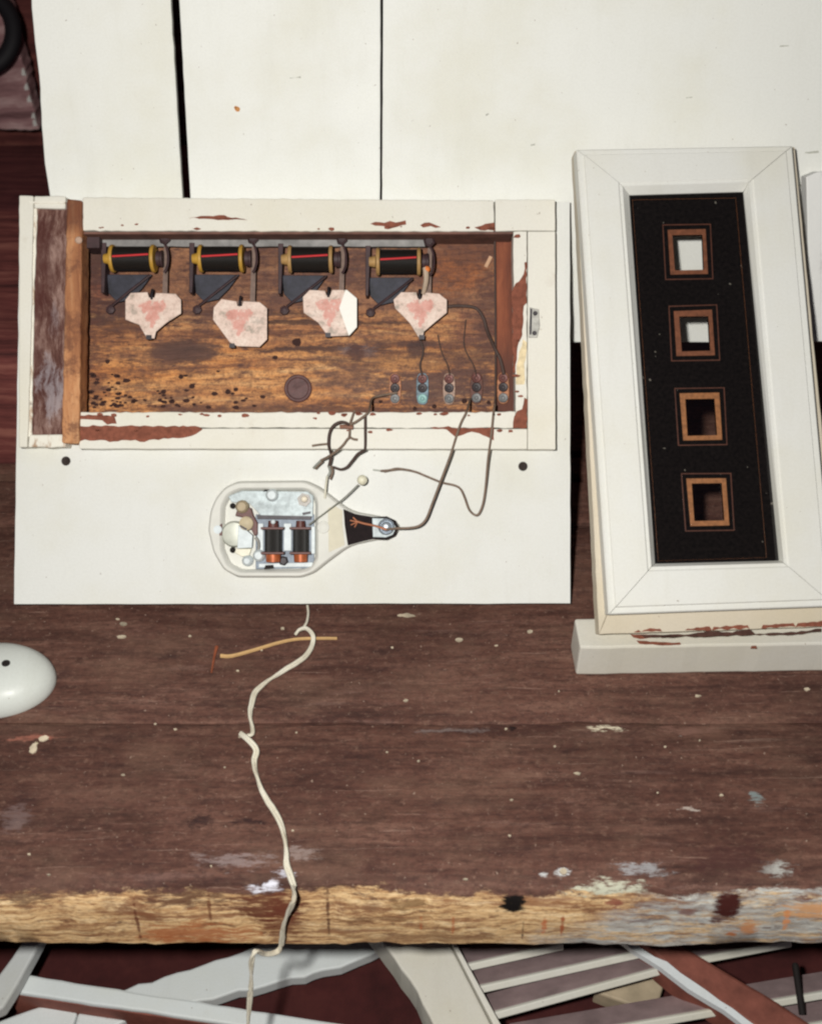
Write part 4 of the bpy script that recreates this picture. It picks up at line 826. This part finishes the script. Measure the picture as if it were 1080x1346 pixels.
for i in range(38):
    px, py = rnd.uniform(-10, 1090), rnd.uniform(800, 1160); c = BENCH.at(px, py); r_ = rnd.choice((.0005, .0006, .0007, .0009, .0013)); a0 = rnd.uniform(0, 6)
    prism(bm, [(c.x + r_ * rnd.uniform(.6, 1.5) * 1.4 * math.cos(a0 + t * 1.256), c.y + r_ * rnd.uniform(.5, 1.2) * math.sin(a0 + t * 1.256)) for t in range(5)], .0002, .0012)
for px, py, rx, ry in ((160, 838, 6, 2), (163, 821, 5, 2), (534, 810, 12, 2), (696, 831, 4, 2), (603, 842, 5, 2), (45, 984, 5, 7), (58, 972, 6, 3), (740, 1146, 5, 4)):
    c = BENCH.at(px, py); e = BENCH.at(px + rx, py).x - c.x; f = BENCH.at(px, py - ry).y - c.y
    prism(bm, rough_poly([(c.x + e * math.cos(t * .785), c.y + f * math.sin(t * .785)) for t in range(8)], .0015, .001, px), .0002, .0013)
tag(link('paint_crumbs', bm, plain('crumb_paint', S(196, 182, 158, .9), .8, 0, .5, 60)), kind='stuff')
# dome cover of the bell
c = BENCH.at(-6, 900); bm = BM(); prof = []
a, b, hh = 81 / 1935., 58 / 1935., .021; nu, nv = 64, 14; rows = []
for i in range(nv + 1):
    t = i / nv * math.pi / 2; rows.append([bm.verts.new((a * math.cos(t) ** .8 * math.cos(2 * math.pi * j / nu), b * math.cos(t) ** .8 * math.sin(2 * math.pi * j / nu), .0015 + hh * math.sin(t) ** .9)) for j in range(nu)] if i < nv else [bm.verts.new((0, 0, .0015 + hh))])
for i in range(nv - 1):
    for j in range(nu): bm.faces.new((rows[i][j], rows[i][(j + 1) % nu], rows[i + 1][(j + 1) % nu], rows[i + 1][j]))
for j in range(nu): bm.faces.new((rows[nv - 1][j], rows[nv - 1][(j + 1) % nu], rows[nv][0]))
lo = [bm.verts.new((v.co.x * .99, v.co.y * .99, .0003)) for v in rows[0]]
for j in range(nu): bm.faces.new((lo[j], lo[(j + 1) % nu], rows[0][(j + 1) % nu], rows[0][j]))
bm.faces.new(lo[::-1])
o = link('bell_cover', bm, paint('cover_enamel', (.58, .605, .57, 1), .22, True, .42, 7.7), fr=Fr(c, AX, Vector((0, 1, 0))), smooth=True)
tag(o, 'white enamel oval dome cover lying on the bench at the left', 'cover')
zz = .015
for _ in range(30):
    hp_ = BENCH.at(8, 872, zz) - c; rr = min(.999, math.hypot(hp_.x / a, hp_.y / b)); t_ = math.acos(rr ** 1.25); zz = .5 * zz + .5 * (.0015 + hh * math.sin(t_) ** .9)
link('screw_hole', lathe(BM(), (hp_.x, hp_.y, zz - .0008), (hp_.x * .3, hp_.y * 1.2, .03), [(0, .0028), (.0012, .0028), (.0013, .001)], 14), DARK, o)

# ------------------------------------------------------------------ things lying under the bench
GP = lambda L, h: [v.xy for v in GROUND.pts(L, h)]
WG = paint('ground_paint', (.68, .72, .72, 1), .25, True, .6, 6.1); WG2 = paint('plank_paint_grey', (.55, .57, .57, 1), .5, True, .6, 3.1); SH = paint('shutter_paint', (.66, .64, .57, 1), .3, True, .6, 9.2)
RB = plain('red_brown_paint', S(128, 76, 64), .7, 0, .3, 60, .3, .001)
def lying(name, L, z0, z1, mt, label, cat, group=None, amp=.0015, seed=0):
    P = GP(L, z1); c = sum(P, Vector((0, 0))) / len(P)
    o = link(name, prism(BM(), rough_poly([p - c for p in P], .01, amp, seed), z0, z1), mt, fr=Fr(Vector((c.x, c.y, GZ)), AX, Vector((0, 1, 0))), bevel=.002)
    return tag(o, label, cat, group), c
lying('plank_offcut', [(-40, 1345), (4, 1325), (26, 1290), (44, 1256), (60, 1225), (36, 1222), (16, 1258), (-8, 1290), (-50, 1320)], .052, .066, WG2, 'short grey white stick under the bench at the far left', 'stick')
pb, pc = lying('white_batten', [(8, 1302), (120, 1319), (282, 1343), (440, 1368), (560, 1388), (570, 1362), (440, 1344), (282, 1319), (120, 1294), (24, 1278)], .044, .050, WG, 'long white batten with a brown side lying across the bottom left', 'batten', None, .0008)
P = GP([(8, 1302), (120, 1319), (282, 1343), (440, 1368), (560, 1388), (570, 1362), (440, 1344), (282, 1319), (120, 1294), (24, 1278)], .050)
link('brown_side', prism(BM(), [p - pc for p in P], .012, .0438), RB, pb)
lying('white_plank', [(262, 1316), (330, 1299), (400, 1283), (412, 1279), (424, 1277), (470, 1262), (505, 1247), (560, 1222), (380, 1222), (300, 1258), (165, 1299), (60, 1330), (160, 1342)], .002, .016, WG, 'wide white plank with a broken edge running under the bench behind the cord', 'plank', None, .003)
lying('white_plank', [(-30, 1362), (90, 1366), (102, 1330), (58, 1321), (0, 1340)], .018, .028, WG, 'white board end in the bottom left corner, under the batten', 'plank', None, .001, 3)
lying('white_plank', [(92, 1366), (120, 1368), (168, 1340), (104, 1330.5)], .018, .028, WG, 'small white board piece right of the corner board, under the batten', 'plank', None, .001, 4)
o, _c = lying('pale_block', [(832, 1321), (866, 1314), (874, 1286), (864, 1268), (790, 1290), (780, 1303)], .002, .022, plain('block_tan', S(176, 160, 134), .7, 0, .2, 60), 'pale tan wooden block under the louvred shutter', 'block')
# shutter
sf = Fr(Vector((.3, GROUND.at(760, 1346).y, GZ)), AX, Vector((0, 1, 0)))
shut = empty('louvred_shutter', sf, 'louvred wooden shutter with white slats and a red brown stile lying below the bench', 'shutter')
off = Vector((sf.o.x, sf.o.y))
SP = lambda L, h: [p - off for p in GP(L, h)]
hs = .075
link('stile', prism(BM(), rough_poly(SP([(572, 1352), (585, 1380), (668, 1380), (645, 1346), (596, 1250), (575, 1210), (480, 1210), (517, 1258), (548, 1302)], hs), .01, .0008), .04, hs), SH, shut, bevel=.002)
link('stile_bead', prism(BM(), SP([(648, 1346), (670, 1380), (682, 1380), (658, 1346), (604, 1248), (580, 1205), (575, 1205), (598, 1249)], hs + .002), .04, hs + .002), paint('bead_paint', (.72, .70, .63, 1), .15, True, .5, 3.3), shut, bevel=.001)
o = link('stile', prism(BM(), rough_poly(SP([(868, 1262), (905, 1292), (960, 1328), (1010, 1362), (1090, 1362), (1020, 1316), (960, 1280), (905, 1247), (870, 1220), (830, 1220)], .082), .01, .0008, 5), .045, .082), RB, shut, bevel=.003); o['label'] = 'bare red brown stile'
link('stile_edge', prism(BM(), rough_poly(SP([(868, 1272), (905, 1300), (950, 1328), (998, 1364), (1014, 1364), (962, 1326), (912, 1292), (876, 1265), (845, 1248), (815, 1222), (795, 1222), (832, 1250)], .086), .008, .0012, 8), .080, .086), paint('edge_paint', (.72, .76, .78, 1), .2, True, .5, 2.7), shut)
SLW = paint('slat_paint', (.70, .69, .62, 1), .2, True, .6, 1.9); SLF = plain('slat_shade_grey', S(150, 130, 130), .75, 0, .25, 40, .3, .001)  # white slats: shading of the tilted faces is put into their greyer colour
def slat(a, b, h=.066, w=.030, th=.0052, tilt=R(38)):
    A_ = GROUND.at(*a, h) ; B_ = GROUND.at(*b, h); o2 = Vector((off.x, off.y, 0)); A_ -= o2; B_ -= o2
    t = (B_ - A_).normalized(); qv = Vector((0, 0, 1)).cross(t); qv.normalize()
    if qv.y < 0: qv = -qv
    back = qv * math.cos(tilt) - Vector((0, 0, 1)) * math.sin(tilt); nn = qv * math.sin(tilt) + Vector((0, 0, 1)) * math.cos(tilt)
    def bar(s0, s1, n0, n1):
        bm = BM(); c8 = [bm.verts.new(P + back * s + nn * z) for P in (A_, B_) for s, z in ((s0, n0), (s1, n0), (s1, n1), (s0, n1))]
        for f in ((0, 1, 2, 3), (7, 6, 5, 4), (0, 4, 5, 1), (1, 5, 6, 2), (2, 6, 7, 3), (3, 7, 4, 0)): bm.faces.new([c8[i] for i in f])
        return bm
    o = link('slat', bar(.004, w, -th, -.0005), SLF, shut, bevel=.001)
    link('front_edge', bar(0, .0038, -th - .0006, 0), SLW, o, bevel=.001)
for a, b in (((596, 1272), (740, 1240)), ((612, 1301), (852, 1248)), ((640, 1334), (884, 1268)), ((680, 1372), (968, 1322)), ((1000, 1318), (1130, 1296)), ((890, 1264), (1040, 1236)), ((1010, 1356), (1130, 1336))): slat(a, b)
q0 = GROUND.at(1054, 1334, .066)
tag(link('black_peg', lathe(BM(), (0, 0, .036), (0, .93, .36), [(0, .0025), (.034, .0025), (.036, .0015)], 12), DARK, fr=Fr(Vector((q0.x, q0.y, GZ + .03)), AX, Vector((0, 1, 0))), smooth=True), 'short black peg at the bottom right corner by the shutter slat', 'peg')
